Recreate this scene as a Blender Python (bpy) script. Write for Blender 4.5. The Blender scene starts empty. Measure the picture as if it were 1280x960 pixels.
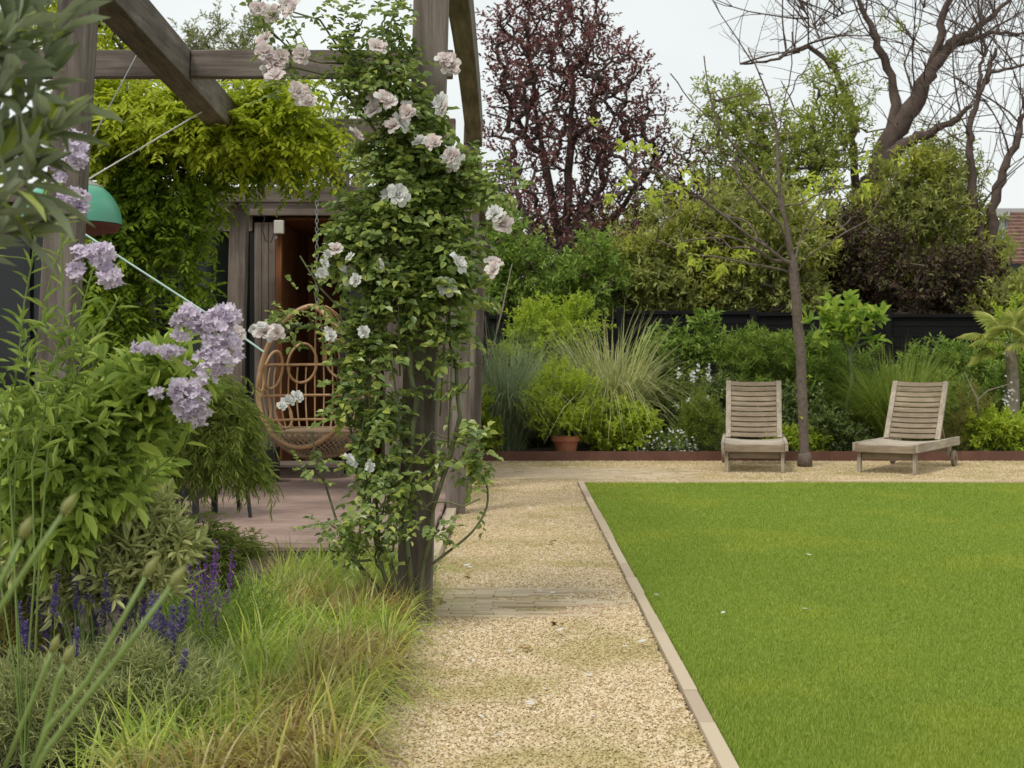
import bpy, math, random
import numpy as np
from mathutils import Vector
R = math.radians
S = bpy.context.scene
rng = np.random.default_rng(7); random.seed(7)
# ------------------------------------------------------------ camera, sky, sun, exposure
FPX, CX, HY, CAMH = 1800.0, 643.0, 445.0, 1.2
cam = bpy.data.cameras.new('camera'); camo = bpy.data.objects.new('camera', cam)
S.collection.objects.link(camo); S.camera = camo
camo.location = (0, 0, CAMH); camo.rotation_euler = (R(90), 0, 0)
cam.sensor_width = 36; cam.lens = FPX/1280*36
cam.shift_x = -(CX-640)/1280; cam.shift_y = -(480-HY)/1280
cam.clip_start = .05; cam.clip_end = 2000
cam.dof.use_dof = True; cam.dof.focus_distance = 6.3; cam.dof.aperture_fstop = 9
S.render.resolution_x = 1024; S.render.resolution_y = 768
W = bpy.data.worlds.new('World'); S.world = W; W.use_nodes = True
wn = W.node_tree; wn.nodes.clear()
def wnode(t, **k):
    n = wn.nodes.new(t)
    for a, b in k.items(): setattr(n, a, b)
    return n
SUN_EL, SUN_AZ = R(58), R(215)
sky = wnode('ShaderNodeTexSky', sky_type='NISHITA', sun_disc=False, sun_elevation=SUN_EL, sun_rotation=SUN_AZ)
sky.dust_density = 4; sky.air_density = 1.4
hs = wnode('ShaderNodeHueSaturation'); hs.inputs['Saturation'].default_value = .3
tc = wnode('ShaderNodeTexCoord'); mp = wnode('ShaderNodeMapping'); mp.inputs['Scale'].default_value = (1.2, 1.2, 4)
no = wnode('ShaderNodeTexNoise'); no.inputs['Scale'].default_value = 1.6; no.inputs['Detail'].default_value = 5
rp = wnode('ShaderNodeValToRGB')
rp.color_ramp.elements[0].position = .3; rp.color_ramp.elements[0].color = (7.9, 8.45, 8.5, 1)
rp.color_ramp.elements[1].position = .7; rp.color_ramp.elements[1].color = (10.2, 10.6, 10.45, 1)
mx = wnode('ShaderNodeMix', data_type='RGBA'); mx.inputs[0].default_value = .78
bg = wnode('ShaderNodeBackground'); bg.inputs[1].default_value = .085
wo = wnode('ShaderNodeOutputWorld')
L = wn.links.new
L(sky.outputs[0], hs.inputs['Color']); L(tc.outputs['Generated'], mp.inputs[0]); L(mp.outputs[0], no.inputs[0])
L(no.outputs[0], rp.inputs[0]); L(hs.outputs[0], mx.inputs[6]); L(rp.outputs[0], mx.inputs[7])
L(mx.outputs[2], bg.inputs[0]); L(bg.outputs[0], wo.inputs[0])
sl = bpy.data.lights.new('sun', 'SUN'); so = bpy.data.objects.new('sun', sl); S.collection.objects.link(so)
sl.energy = 1.5; sl.angle = R(14); sl.color = (1, .95, .86)
sd = Vector((math.sin(SUN_AZ)*math.cos(SUN_EL), math.cos(SUN_AZ)*math.cos(SUN_EL), math.sin(SUN_EL)))
so.rotation_euler = sd.to_track_quat('Z', 'Y').to_euler(); so.location = (0, 0, 30)
S.view_settings.view_transform = 'Standard'; S.view_settings.look = 'None'
S.view_settings.exposure = 0.38; S.view_settings.gamma = 1
S.render.engine = 'CYCLES'
S.cycles.max_bounces = 6; S.cycles.transparent_max_bounces = 8

# ------------------------------------------------------------ helpers
def at(px, py, Y):                      # a point of the garden seen at that place of the photo, Y metres away
    return np.array([(px-CX)/FPX*Y, Y, CAMH-(py-HY)/FPX*Y])
def gx(px, Y): return (px-CX)/FPX*Y
def unit(v): 
    v = np.asarray(v, float); return v/np.maximum(np.linalg.norm(v, axis=-1, keepdims=True), 1e-9)
def tag(o, label=None, cat=None, group=None, kind=None):
    for k, v in (('label', label), ('category', cat), ('group', group), ('kind', kind)):
        if v: o[k] = v
    return o
def empty(name, loc, label=None, cat=None, group=None, rz=0):
    o = bpy.data.objects.new(name, None); S.collection.objects.link(o)
    o.location = loc; o.rotation_euler = (0, 0, rz); o.empty_display_size = .1
    return tag(o, label, cat, group)
class MB:
    def __init__(s): s.V = []; s.F = []; s.n = 0
    def add(s, V, F):
        V = np.asarray(V, float).reshape(-1, 3); F = np.asarray(F, int)
        s.V.append(V); s.F.append(F+s.n); s.n += len(V); return s
    def box(s, c, d, M=None):
        c = np.array(c, float); d = np.array(d, float)/2
        v = np.array([[x, y, z] for x in (-1, 1) for y in (-1, 1) for z in (-1, 1)])*d
        if M is not None: v = v@np.array(M).T
        return s.add(v+c, [[0,1,3,2],[4,6,7,5],[0,4,5,1],[2,3,7,6],[0,2,6,4],[1,5,7,3]])
    def b2(s, x0, x1, y0, y1, z0, z1): return s.box(((x0+x1)/2, (y0+y1)/2, (z0+z1)/2), (x1-x0, y1-y0, z1-z0))
    def beam(s, p0, p1, w, h, up=(0, 0, 1)):
        p0 = np.array(p0, float); p1 = np.array(p1, float); d = unit(p1-p0); u = np.array(up, float)
        sd_ = unit(np.cross(d, u)); n = np.cross(sd_, d)
        return s.box((p0+p1)/2, (np.linalg.norm(p1-p0), w, h), np.column_stack([d, sd_, n]))
    def frusta(s, P0, P1, r0, r1, k=5):
        P0 = np.atleast_2d(P0); P1 = np.atleast_2d(P1); m = len(P0)
        r0 = np.broadcast_to(r0, m); r1 = np.broadcast_to(r1, m)
        d = unit(P1-P0); a = np.where(np.abs(d[:, 2:3]) > .9, [[1., 0, 0]], [[0, 0, 1.]])
        x = unit(np.cross(d, a)); y = np.cross(d, x)
        t = np.arange(k)*2*np.pi/k; c = np.cos(t)[None, :, None]; sn = np.sin(t)[None, :, None]
        ring = x[:, None]*c + y[:, None]*sn
        A = P0[:, None]+ring*r0[:, None, None]; B = P1[:, None]+ring*r1[:, None, None]
        V = np.concatenate([A, B], 1); i = np.arange(k); j = (i+1) % k
        f = np.stack([i, j, j+k, i+k], 1)
        F = (f[None]+(np.arange(m)*2*k)[:, None, None]).reshape(-1, 4)
        return s.add(V, F)
    def tube(s, P, r, k=6, closed=False, cap=True):
        P = np.asarray(P, float); n = len(P); r = np.broadcast_to(r, n)
        if closed: T = unit(np.roll(P, -1, 0)-np.roll(P, 1, 0))
        else: T = unit(np.gradient(P, axis=0))
        a = np.array([0, 0, 1.]) if abs(T[0, 2]) < .9 else np.array([1., 0, 0])
        X = unit(np.cross(T[0], a)); rings = []
        for i in range(n):
            X = unit(X-T[i]*np.dot(X, T[i])); Y = np.cross(T[i], X)
            t = np.arange(k)*2*np.pi/k
            rings.append(P[i]+r[i]*(np.cos(t)[:, None]*X+np.sin(t)[:, None]*Y))
        V = np.concatenate(rings); i = np.arange(k); j = (i+1) % k; F = []
        for q in range(n if closed else n-1):
            a0 = q*k; b0 = ((q+1) % n)*k
            F.append(np.stack([a0+i, a0+j, b0+j, b0+i], 1))
        s.add(V, np.concatenate(F))
        if cap and not closed:
            s.F.append(np.array([list(range(k))[::-1]])+s.n-len(V)); s.F.append(np.array([list(range(k))])+s.n-k)
        return s
    def lathe(s, prof, c, k=24):
        c = np.array(c, float); t = np.arange(k)*2*np.pi/k; V = []
        for r, z in prof: V.append(np.stack([np.cos(t)*r, np.sin(t)*r, np.full(k, z)], 1)+c)
        i = np.arange(k); j = (i+1) % k
        F = [np.stack([q*k+i, q*k+j, (q+1)*k+j, (q+1)*k+i], 1) for q in range(len(prof)-1)]
        return s.add(np.concatenate(V), np.concatenate(F))
    def build(s, name, mat, parent=None, local=False, bevel=0, smooth=False, shear=0, label=None, cat=None, group=None, kind=None):
        V = np.concatenate(s.V)
        if shear: V = V.copy(); V[:, 0] += shear*V[:, 2]
        loc = np.zeros(3)
        if parent is None and not local:
            mn, mxx = V.min(0), V.max(0); loc = np.array([(mn[0]+mxx[0])/2, (mn[1]+mxx[1])/2, mn[2]]); V = V-loc
        elif parent is not None and not local:
            o = parent; off = np.zeros(3)
            while o: off = off+np.array(o.location); o = o.parent
            V = V-off
        me = bpy.data.meshes.new(name)
        loops = np.concatenate([f.ravel() for f in s.F]); tot = np.concatenate([np.full(len(f), f.shape[1]) for f in s.F])
        st = np.concatenate([[0], np.cumsum(tot)[:-1]])
        me.vertices.add(len(V)); me.vertices.foreach_set('co', V.astype(np.float32).ravel())
        me.loops.add(len(loops)); me.loops.foreach_set('vertex_index', loops.astype(np.int32))
        me.polygons.add(len(tot)); me.polygons.foreach_set('loop_start', st.astype(np.int32))
        if smooth: me.polygons.foreach_set('use_smooth', np.ones(len(tot), bool))
        else: me.polygons.foreach_set('use_smooth', np.zeros(len(tot), bool))
        me.update(calc_edges=True)
        me.materials.append(mat)
        o = bpy.data.objects.new(name, me); S.collection.objects.link(o); o.location = loc
        if parent is not None: o.parent = parent
        if bevel:
            b = o.modifiers.new('b', 'BEVEL'); b.width = bevel; b.segments = 2; b.limit_method = 'ANGLE'
        return tag(o, label, cat, group, kind)
def copy_tree(o, parent=None):
    c = o.copy(); S.collection.objects.link(c); c.parent = parent
    for ch in [x for x in bpy.data.objects if x.parent == o]: copy_tree(ch, c)
    return c
# ------------------------------------------------------------ materials
def newmat(name):
    m = bpy.data.materials.new(name); m.use_nodes = True; nt = m.node_tree
    return m, nt, nt.nodes['Principled BSDF'], nt.nodes['Material Output']
def ramp(nt, cols, pos=None):
    r = nt.nodes.new('ShaderNodeValToRGB'); e = r.color_ramp.elements
    n = len(cols); pos = pos or [i/(n-1) for i in range(n)]
    while len(e) < n: e.new(.5)
    for i in range(n): e[i].position = pos[i]; e[i].color = (*cols[i], 1)
    return r
def noise(nt, scale, detail=4, vec=None, rough=.6):
    n = nt.nodes.new('ShaderNodeTexNoise'); n.inputs['Scale'].default_value = scale
    n.inputs['Detail'].default_value = detail; n.inputs['Roughness'].default_value = rough
    if vec: nt.links.new(vec, n.inputs['Vector'])
    return n
def objvec(nt, scale=(1, 1, 1)):
    t = nt.nodes.new('ShaderNodeTexCoord'); m = nt.nodes.new('ShaderNodeMapping')
    m.inputs['Scale'].default_value = scale; nt.links.new(t.outputs['Object'], m.inputs[0]); return m.outputs[0]
def leafmat(name, cols, trans=.35, rough=.5, spec=.35, patch=None, back=None, pscale=2.0):
    m, nt, b, out = newmat(name); l = nt.links.new
    def bst(c):
        return tuple(min(.85, v*f) for v, f in zip(c, (1.78, 1.55, 1.3))) if max(c) < .5 and c[1] > c[0] > c[2]*.8 else c
    cols = [bst(c) for c in cols]; patch = [bst(c) for c in patch] if patch else None
    if name not in ('brick', 'stone', 'pebble'): trans = min(.5, trans+.08)
    g = nt.nodes.new('ShaderNodeNewGeometry'); r = ramp(nt, cols); l(g.outputs['Random Per Island'], r.inputs[0])
    col = r.outputs[0]
    if patch:
        n = noise(nt, pscale, 2, objvec(nt)); r2 = ramp(nt, patch); l(g.outputs['Random Per Island'], r2.inputs[0])
        mr = nt.nodes.new('ShaderNodeMapRange'); mr.inputs[1].default_value = .5; mr.inputs[2].default_value = .63
        l(n.outputs[0], mr.inputs[0])
        x = nt.nodes.new('ShaderNodeMix'); x.data_type = 'RGBA'; l(mr.outputs[0], x.inputs[0]); l(col, x.inputs[6]); l(r2.outputs[0], x.inputs[7]); col = x.outputs[2]
    if back:
        x = nt.nodes.new('ShaderNodeMix'); x.data_type = 'RGBA'; l(g.outputs['Backfacing'], x.inputs[0]); l(col, x.inputs[6]); x.inputs[7].default_value = (*back, 1); col = x.outputs[2]
    l(col, b.inputs['Base Color']); b.inputs['Roughness'].default_value = rough
    b.inputs['Specular IOR Level'].default_value = spec
    t = nt.nodes.new('ShaderNodeBsdfTranslucent'); l(col, t.inputs[0])
    mxs = nt.nodes.new('ShaderNodeMixShader'); mxs.inputs[0].default_value = trans
    l(b.outputs[0], mxs.inputs[1]); l(t.outputs[0], mxs.inputs[2]); l(mxs.outputs[0], out.inputs[0])
    return m
def wood(name, cols, axis=2, rough=.8, sc=14, bump=.35, patch=None):
    m, nt, b, out = newmat(name); l = nt.links.new
    s = [1, 1, 1]; s[axis] = .06
    v = objvec(nt, s); n = noise(nt, sc*2.2, 8, v, .7); r = ramp(nt, cols, [.25+.5*i/(len(cols)-1) for i in range(len(cols))]); l(n.outputs[0], r.inputs[0])
    n2 = noise(nt, 2.2, 3, objvec(nt)); x = nt.nodes.new('ShaderNodeMix'); x.data_type = 'RGBA'; x.blend_type = 'MULTIPLY'
    r2 = ramp(nt, [(.6, .56, .52), (1.15, 1.1, 1.05)], [.3, .7]); l(n2.outputs[0], r2.inputs[0])
    x.inputs[0].default_value = 1; l(r.outputs[0], x.inputs[6]); l(r2.outputs[0], x.inputs[7]); l(x.outputs[2], b.inputs['Base Color'])
    b.inputs['Roughness'].default_value = rough; b.inputs['Specular IOR Level'].default_value = .25
    bp = nt.nodes.new('ShaderNodeBump'); bp.inputs['Strength'].default_value = bump; bp.inputs['Distance'].default_value = .01
    l(n.outputs[0], bp.inputs['Height']); l(bp.outputs[0], b.inputs['Normal'])
    return m
def plain(name, col, rough=.6, metal=0, var=.15, sc=8, bump=0):
    m, nt, b, out = newmat(name); l = nt.links.new
    n = noise(nt, sc, 5, objvec(nt)); c = np.array(col)
    r = ramp(nt, [tuple(c*(1-var)), tuple(c*(1+var))], [.3, .7]); l(n.outputs[0], r.inputs[0]); l(r.outputs[0], b.inputs['Base Color'])
    b.inputs['Roughness'].default_value = rough; b.inputs['Metallic'].default_value = metal
    if bump:
        bp = nt.nodes.new('ShaderNodeBump'); bp.inputs['Strength'].default_value = bump; bp.inputs['Distance'].default_value = .01
        l(n.outputs[0], bp.inputs['Height']); l(bp.outputs[0], b.inputs['Normal'])
    return m
# ------------------------------------------------------------ foliage generators
def leaves(mb, P, D, U, Lh, Wd, fold=.25, droop=.15):
    P = np.atleast_2d(P); n = len(P); D = unit(D); Sd = unit(np.cross(D, U)); N = np.cross(Sd, D)
    Lh = np.broadcast_to(Lh, n)[:, None]; Wd = np.broadcast_to(Wd, n)[:, None]
    def pt(t, s, h): return P+D*Lh*t+Sd*Wd*s+N*(Wd*h)-N*(Lh*droop*t*t)
    V = np.stack([pt(0, 0, 0), pt(.3, .42, fold*.9), pt(.68, .38, fold), pt(1, 0, 0), pt(.68, -.38, fold), pt(.3, -.42, fold*.9)], 1)
    b = (np.arange(n)*6)[:, None]
    F = np.concatenate([b+np.array([[0, 1, 2, 3]]), b+np.array([[0, 3, 4, 5]])])
    mb.add(V, F)
def shoots(mb, B, D, s, n, Lh, Wd, ang=55, flat=False, droop=.15, grav=0., jit=.35, tipbias=0, fold=.25):
    """leafy shoots: B bases, D directions, s shoot length, n leaves each"""
    B = np.atleast_2d(B); m = len(B); D = unit(D)
    t = (np.arange(n)+.6)/n; t = t**(1/(1+tipbias)) if tipbias else t
    t = np.broadcast_to(t, (m, n)); s_ = (s*rng.uniform(.7, 1.3, m))[:, None]
    a = np.where(np.abs(D[:, 2:3]) > .95, [[1., 0, 0]], [[0, 0, 1.]]); X = unit(np.cross(D, a)); Y = np.cross(X, D)
    P = B[:, None]+D[:, None]*(s_*t)[..., None]; P[..., 2] -= grav*s_*t*t
    if flat:
        sg = np.where(np.arange(n) % 2 == 0, 1., -1.); rad = X[:, None]*sg[None, :, None]+rng.normal(0, .12, (m, n, 3))
    else:
        az = np.arange(n)*2.4+rng.uniform(0, 6.28, m)[:, None]; rad = X[:, None]*np.cos(az)[..., None]+Y[:, None]*np.sin(az)[..., None]
    A = R(ang)*(1-.35*t)[..., None]; dd = D[:, None]*np.cos(A)+rad*np.sin(A)+rng.normal(0, jit*.5, (m, n, 3))
    dd[..., 2] -= grav*.5
    up = np.zeros((m, n, 3)); up[..., 2] = 1; up = up*1.0+D[:, None]*.5+rng.normal(0, jit, (m, n, 3))
    k = m*n; sc = rng.uniform(.65, 1.2, k)
    leaves(mb, P.reshape(-1, 3), dd.reshape(-1, 3), up.reshape(-1, 3), Lh*sc, Wd*sc, fold=fold, droop=droop)
def ribbons(mb, P, D, Lh, Wd, bend, seg=4, sidez=None):
    """arching grass blades"""
    P = np.atleast_2d(P); n = len(P); D = unit(D); Lh = np.broadcast_to(Lh, n); Wd = np.broadcast_to(Wd, n); bend = np.broadcast_to(bend, n)
    hz = D.copy(); hz[:, 2] = 0; hz = unit(hz+1e-4); side = np.cross(hz, [0, 0, 1.])
    a = rng.normal(0, .5, n)[:, None]; side = unit(side+hz*a)
    rows = []
    for i in range(seg+1):
        t = i/seg; c = P+D*(Lh*t)[:, None]+hz*(Lh*bend*.55*t*t)[:, None]; c[:, 2] -= Lh*bend*.85*t**2.6
        w = (Wd*(1-t**1.8)*.5+Wd*.02)[:, None]
        rows += [c-side*w, c+side*w]
    V = np.stack(rows, 1); b = (np.arange(n)*(2*(seg+1)))[:, None]
    F = np.concatenate([b+np.array([[2*i, 2*i+1, 2*i+3, 2*i+2]]) for i in range(seg)])
    mb.add(V, F)
def sample_blobs(blobs, Y, n, dz=1.0, shell=.55):
    """points in ellipsoids given as (px, py, rx, ry) at distance Y (+ optional 5th: offset in depth)"""
    ar = np.array([b[2]*b[3] for b in blobs], float); w = ar/ar.sum(); idx = rng.choice(len(blobs), n, p=w)
    d = unit(rng.normal(0, 1, (n, 3))); r = rng.uniform(shell**3, 1, n)**(1/3)
    B = np.array([[*at(b[0], b[1], Y+(b[4] if len(b) > 4 else 0)), b[2]/FPX*Y, b[3]/FPX*Y] for b in blobs])
    c = B[idx]
    P = c[:, :3]+d*r[:, None]*np.stack([c[:, 3], np.sqrt(c[:, 3]*c[:, 4])*dz, c[:, 4]], 1)
    out = unit(d*np.array([1, 1, 1]))
    return P, out
def skeleton(mb, lines, targets, r0, rmin, k=5, wob=.06, lift=.5, power=.5, aniso=1.0):
    """lines: list of polylines (first one starts at the root) already branching; targets get joined to the nearest wood"""
    N = []; par = []; fixed = []
    def find(p):
        if not N: return -1
        a = np.array(N); d = ((a-p)**2).sum(1); return int(d.argmin())
    for ln in lines:
        pr = find(ln[0]); 
        P = np.array(ln, float)
        for i in range(len(P)):
            if i == 0 and pr >= 0: continue
            if i > 0:
                m = max(1, int(np.linalg.norm(P[i]-P[i-1])/(.25 if np.linalg.norm(P[i]-P[i-1]) > .5 else .1)))
                m = min(m, 8)
                for q in range(1, m+1):
                    w = rng.normal(0, wob*np.linalg.norm(P[i]-P[i-1])/m, 3) if q < m else 0
                    N.append(P[i-1]+(P[i]-P[i-1])*q/m+w); par.append(pr); pr = len(N)-1
            else:
                N.append(P[i]); par.append(pr); pr = len(N)-1
    root = np.array(N[0]); nbase = len(N)
    if len(targets):
        T = targets[np.argsort(np.linalg.norm(targets-root, axis=1))]
        cap = nbase+len(T)*3; arr = np.zeros((cap, 3)); arr[:nbase] = N; cnt = nbase; par = par+[0]*(cap-nbase)
        for p in T:
            a = arr[:cnt]; dv = p-a; d = np.linalg.norm(dv, axis=1); cost = np.sqrt((dv[:, 0]**2+dv[:, 1]**2)*aniso**2+dv[:, 2]**2)+np.maximum(0, -dv[:, 2])*2.0
            j = int(cost.argmin()); q0 = a[j].copy(); dd = d[j]
            for q in (1, 2, 3):
                t = q/3; m = q0+(p-q0)*t; m = m+rng.normal(0, wob*dd, 3)*(q < 3); m[2] -= lift*.25*dd*t*(1-t)*0
                m[2] += lift*dd*.25*t*(1-t)
                arr[cnt] = m; par[cnt] = j if q == 1 else cnt-1; cnt += 1
        N = arr[:cnt]
    N = np.array(N); n = len(N); c = np.zeros(n); par = np.array(par[:n])
    haschild = np.zeros(n, bool); haschild[par[par >= 0]] = True; c[~haschild] = 1
    for i in range(n-1, 0, -1):
        if par[i] >= 0: c[par[i]] += c[i]
    r = rmin+(r0-rmin)*(c/c.max())**power
    e = np.arange(n)[par >= 0]; p = par[e]
    rr = np.minimum(r[p], r[e]*1.5)
    mb.frusta(N[p], N[e]+unit(N[e]-N[p])*r[e][:, None]*.3, rr, r[e], k)
    return N
def plant(name, label, cat, base, Y, blobs, mat, bark, nt=80, per=6, s=.15, n=8, Lh=.06, Wd=.03, ang=55, flat=False,
          droop=.15, grav=0., r0=.03, rmin=.003, trunk=None, group=None, dz=1.0, shell=.5, updir=.5, jit=.35, parts=('trunk', 'crown'), spread=1.0, stems=1, tipbias=0, k=5, wob=.08, fold=.25, nolift=False, power=.5):
    gz = 0.0
    root = at(base, HY, Y); root[2] = gz
    T, out = sample_blobs(blobs, Y, nt, dz, shell)
    T[:, 2] = np.maximum(T[:, 2], .04)
    lines = trunk if trunk else []
    if not lines:
        top = T.mean(0)
        for i in range(stems):
            a = rng.normal(0, .06, 3)*(stems > 1); a[2] = 0
            q = T[rng.integers(len(T))] if stems > 1 else top
            lines.append([root+a, root+a+(q-root)*np.array([.25, .25, .35]), root+(q-root)*np.array([.7, .7, .75])])
            if i and stems > 1: lines[-1][0] = root
    t = empty(name, root, label, cat, group)
    mb = MB(); skeleton(mb, lines, T, r0, rmin, k=k, wob=wob, power=power); mb.build(parts[0], bark, t, smooth=True)
    B = np.repeat(T, per, 0); O = np.repeat(out, per, 0)
    sp = np.median(np.linalg.norm(T-T.mean(0), axis=1))/max(2, nt**(1/3))*spread
    B = B+rng.normal(0, sp*.75, B.shape); D = unit(O*.6+rng.normal(0, .6, B.shape)+np.array([0, 0, updir]))
    B[:, 2] = np.maximum(B[:, 2], .02)
    fb = MB(); shoots(fb, B, D, s, n, Lh, Wd, ang, flat, droop, grav, jit, tipbias, fold)
    fb.build(parts[1], mat, t)
    return t
def grass_clump(name, label, px, Y, n, H, Wd, spreadr, mat, group=None, bend=.9, lean=.5, seg=6, heads=None, cat='ornamental grass', minL=.5):
    root = at(px, HY, Y); root[2] = 0
    a = rng.uniform(0, 6.28, n); rr = spreadr*np.sqrt(rng.uniform(0, 1, n))
    P = root+np.stack([np.cos(a)*rr, np.sin(a)*rr, np.zeros(n)], 1)
    D = np.stack([np.cos(a)*lean*rng.uniform(.1, 1, n), np.sin(a)*lean*rng.uniform(.1, 1, n), np.ones(n)], 1)+rng.normal(0, .08, (n, 3))
    mb = MB(); ribbons(mb, P, D, H*rng.uniform(minL, 1.15, n), Wd*rng.uniform(.6, 1.2, n), bend*rng.uniform(.2, 1.1, n), seg)
    return mb.build(name, mat, label=label, cat=cat, group=group)

# ------------------------------------------------------------ material set
M = {}
M['rose_leaf'] = leafmat('rose_leaf', [(.075, .13, .04), (.125, .2, .06), (.18, .26, .085), (.26, .33, .08)], .25, .38, .6)
M['wist_new_lit'] = leafmat('wist_new_lit', [(.19, .265, .02), (.31, .4, .03), (.44, .51, .06)], .5, .5)  # new growth, with the light on the wisteria top put into its colour
M['wist_old_shade'] = leafmat('wist_old_shade', [(.08, .15, .018), (.13, .22, .022), (.22, .32, .03)], .45, .5)  # mature leaves, darkened in colour for the shade under the top growth
M['campan'] = leafmat('campan', [(.15, .24, .065), (.22, .32, .08), (.3, .42, .1)], .35, .5)
M['narrow'] = leafmat('narrow', [(.12, .2, .05), (.17, .26, .065), (.24, .33, .09)], .35, .5)
M['sage'] = leafmat('sage', [(.2, .25, .12), (.28, .34, .17), (.38, .43, .24)], .2, .8, .2)
M['acer'] = leafmat('acer', [(.11, .18, .04), (.17, .25, .06), (.24, .32, .09), (.28, .26, .08)], .35, .55)
M['olive'] = leafmat('olive', [(.035, .055, .02), (.07, .1, .035), (.12, .18, .04), (.26, .34, .06)], .25, .45, .4, back=(.26, .3, .18))
M['sedge'] = leafmat('sedge', [(.12, .18, .03), (.24, .36, .06), (.42, .52, .14), (.18, .3, .04), (.33, .42, .08), (.55, .56, .28)], .35, .6, patch=[(.22, .12, .05), (.42, .36, .14), (.6, .5, .28), (.3, .34, .08), (.5, .3, .14)], pscale=1.7)
M['lav_leaf'] = leafmat('lav_leaf', [(.17, .23, .12), (.24, .3, .16), (.34, .39, .2)], .2, .8, .2)
M['blue_grass'] = leafmat('blue_grass', [(.12, .18, .12), (.18, .26, .17), (.28, .34, .22)], .3, .6)
M['stripe_grass'] = leafmat('stripe_grass', [(.2, .27, .09), (.36, .4, .18), (.52, .52, .3), (.12, .18, .05)], .35, .5)
M['green_grass'] = leafmat('green_grass', [(.09, .15, .03), (.14, .22, .04), (.22, .29, .07)], .35, .5)
M['lime'] = leafmat('lime', [(.16, .26, .03), (.24, .35, .04), (.33, .42, .06)], .4, .5)
M['gold'] = leafmat('gold', [(.18, .28, .035), (.26, .38, .045), (.34, .44, .08)], .4, .5)
M['mid'] = leafmat('mid', [(.08, .15, .035), (.13, .22, .045), (.2, .3, .065)], .3, .45)
M['dark'] = leafmat('dark', [(.05, .085, .028), (.08, .13, .04), (.13, .18, .055)], .2, .4, .5)
M['euph'] = leafmat('euph', [(.08, .15, .03), (.12, .2, .04), (.2, .28, .05)], .3, .5)
M['fig'] = leafmat('fig', [(.12, .22, .04), (.18, .3, .05), (.28, .38, .07)], .4, .45)
M['hedge'] = leafmat('hedge', [(.11, .15, .04), (.17, .22, .06), (.25, .3, .085), (.33, .33, .17)], .3, .5, patch=[(.17, .22, .04), (.26, .32, .055), (.34, .38, .08)], pscale=.8)
M['willow_leaf'] = leafmat('willow_leaf', [(.14, .2, .05), (.2, .27, .06), (.28, .34, .09)], .45, .5)
M['plum'] = leafmat('plum', [(.11, .05, .046), (.17, .07, .064), (.27, .105, .098), (.34, .18, .16)], .3, .35, .6)
M['darkplum'] = leafmat('darkplum', [(.04, .02, .018), (.075, .038, .028), (.1, .07, .04), (.1, .12, .04)], .2, .5)
M['bronze'] = leafmat('bronze', [(.25, .2, .06), (.3, .26, .08), (.22, .25, .06)], .35, .6)
M['palm'] = leafmat('palm', [(.18, .25, .07), (.26, .33, .1), (.35, .38, .16)], .3, .4)
M['young'] = leafmat('young', [(.22, .32, .05), (.3, .4, .06), (.38, .46, .1)], .5, .5)
M['grey_tree'] = leafmat('grey_tree', [(.12, .16, .09), (.17, .21, .12), (.2, .24, .12)], .4, .6)
M['bark'] = plain('bark', (.13, .1, .08), .9, var=.35, sc=20, bump=.6)
M['barkdark'] = plain('barkdark', (.075, .052, .042), .9, var=.35, sc=12, bump=.6)
M['barkwillow'] = plain('barkwillow', (.1, .07, .056), .9, var=.35, sc=9, bump=.8)
M['barkpale'] = plain('barkpale', (.24, .21, .16), .85, var=.3, sc=14, bump=.5)
M['stem'] = plain('stem', (.1, .13, .045), .6, var=.3, sc=20)
M['cane'] = plain('cane', (.11, .12, .05), .6, var=.4, sc=14)
M['greenstem'] = plain('greenstem', (.16, .23, .05), .5, var=.12, sc=10)
WC = [(.07, .058, .051), (.17, .146, .13), (.28, .25, .225)]
for ax, nm in enumerate('xyz'):
    M['wood'+nm] = wood('wood'+nm, WC, ax)
    M['deckwood'+nm] = wood('deckwood'+nm, [(.28, .2, .17), (.36, .265, .23), (.42, .32, .28)], ax, .7, bump=.15)
    M['teak'+nm] = wood('teak'+nm, [(.24, .21, .165), (.42, .375, .31), (.58, .54, .47)], ax, .85, sc=18)
    M['teakdark'+nm] = wood('teakdark'+nm, [(.16, .125, .09), (.3, .245, .185), (.42, .36, .28)], ax, .85, sc=18)
    M['cedar'+nm] = wood('cedar'+nm, [(.12, .045, .02), (.24, .1, .045), (.32, .15, .07)], ax, .6)
    M['grey'+nm] = wood('grey'+nm, [(.1, .08, .07), (.2, .17, .15), (.3, .26, .235)], ax)
M['fence'] = wood('fence', [(.003, .003, .0035), (.006, .006, .007), (.011, .011, .012)], 0, .85)
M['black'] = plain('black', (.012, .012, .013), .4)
M['rattan'] = plain('rattan', (.46, .28, .14), .45, var=.25, sc=10)
M['rattandull'] = plain('rattandull', (.3, .22, .14), .6, var=.25, sc=10)
M['steel'] = plain('steel', (.35, .34, .33), .4, .8)
M['petal'] = leafmat('petal', [(.78, .62, .6), (.8, .7, .68), (.82, .76, .73), (.8, .78, .75)], .3, .6, .2)
M['petalwhite'] = leafmat('petalwhite', [(.74, .73, .7), (.8, .8, .78)], .3, .6, .2)
M['lilac'] = leafmat('lilac', [(.64, .55, .69), (.74, .66, .77), (.83, .78, .82)], .3, .6, .2)
M['purple'] = leafmat('purple', [(.11, .08, .24), (.18, .13, .34), (.3, .24, .46)], .2, .7, .2)
M['violet'] = leafmat('violet', [(.17, .06, .3), (.27, .11, .4)], .2, .7, .2)
M['cream'] = leafmat('cream', [(.6, .64, .45), (.72, .74, .6)], .3, .6)
M['daisy'] = leafmat('daisy', [(.75, .75, .72), (.8, .8, .78)], .2, .6)
M['corten'] = plain('corten', (.13, .058, .04), .85, var=.25, sc=4)
M['terracotta'] = plain('terracotta', (.42, .15, .08), .8, var=.15, sc=6)
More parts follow.
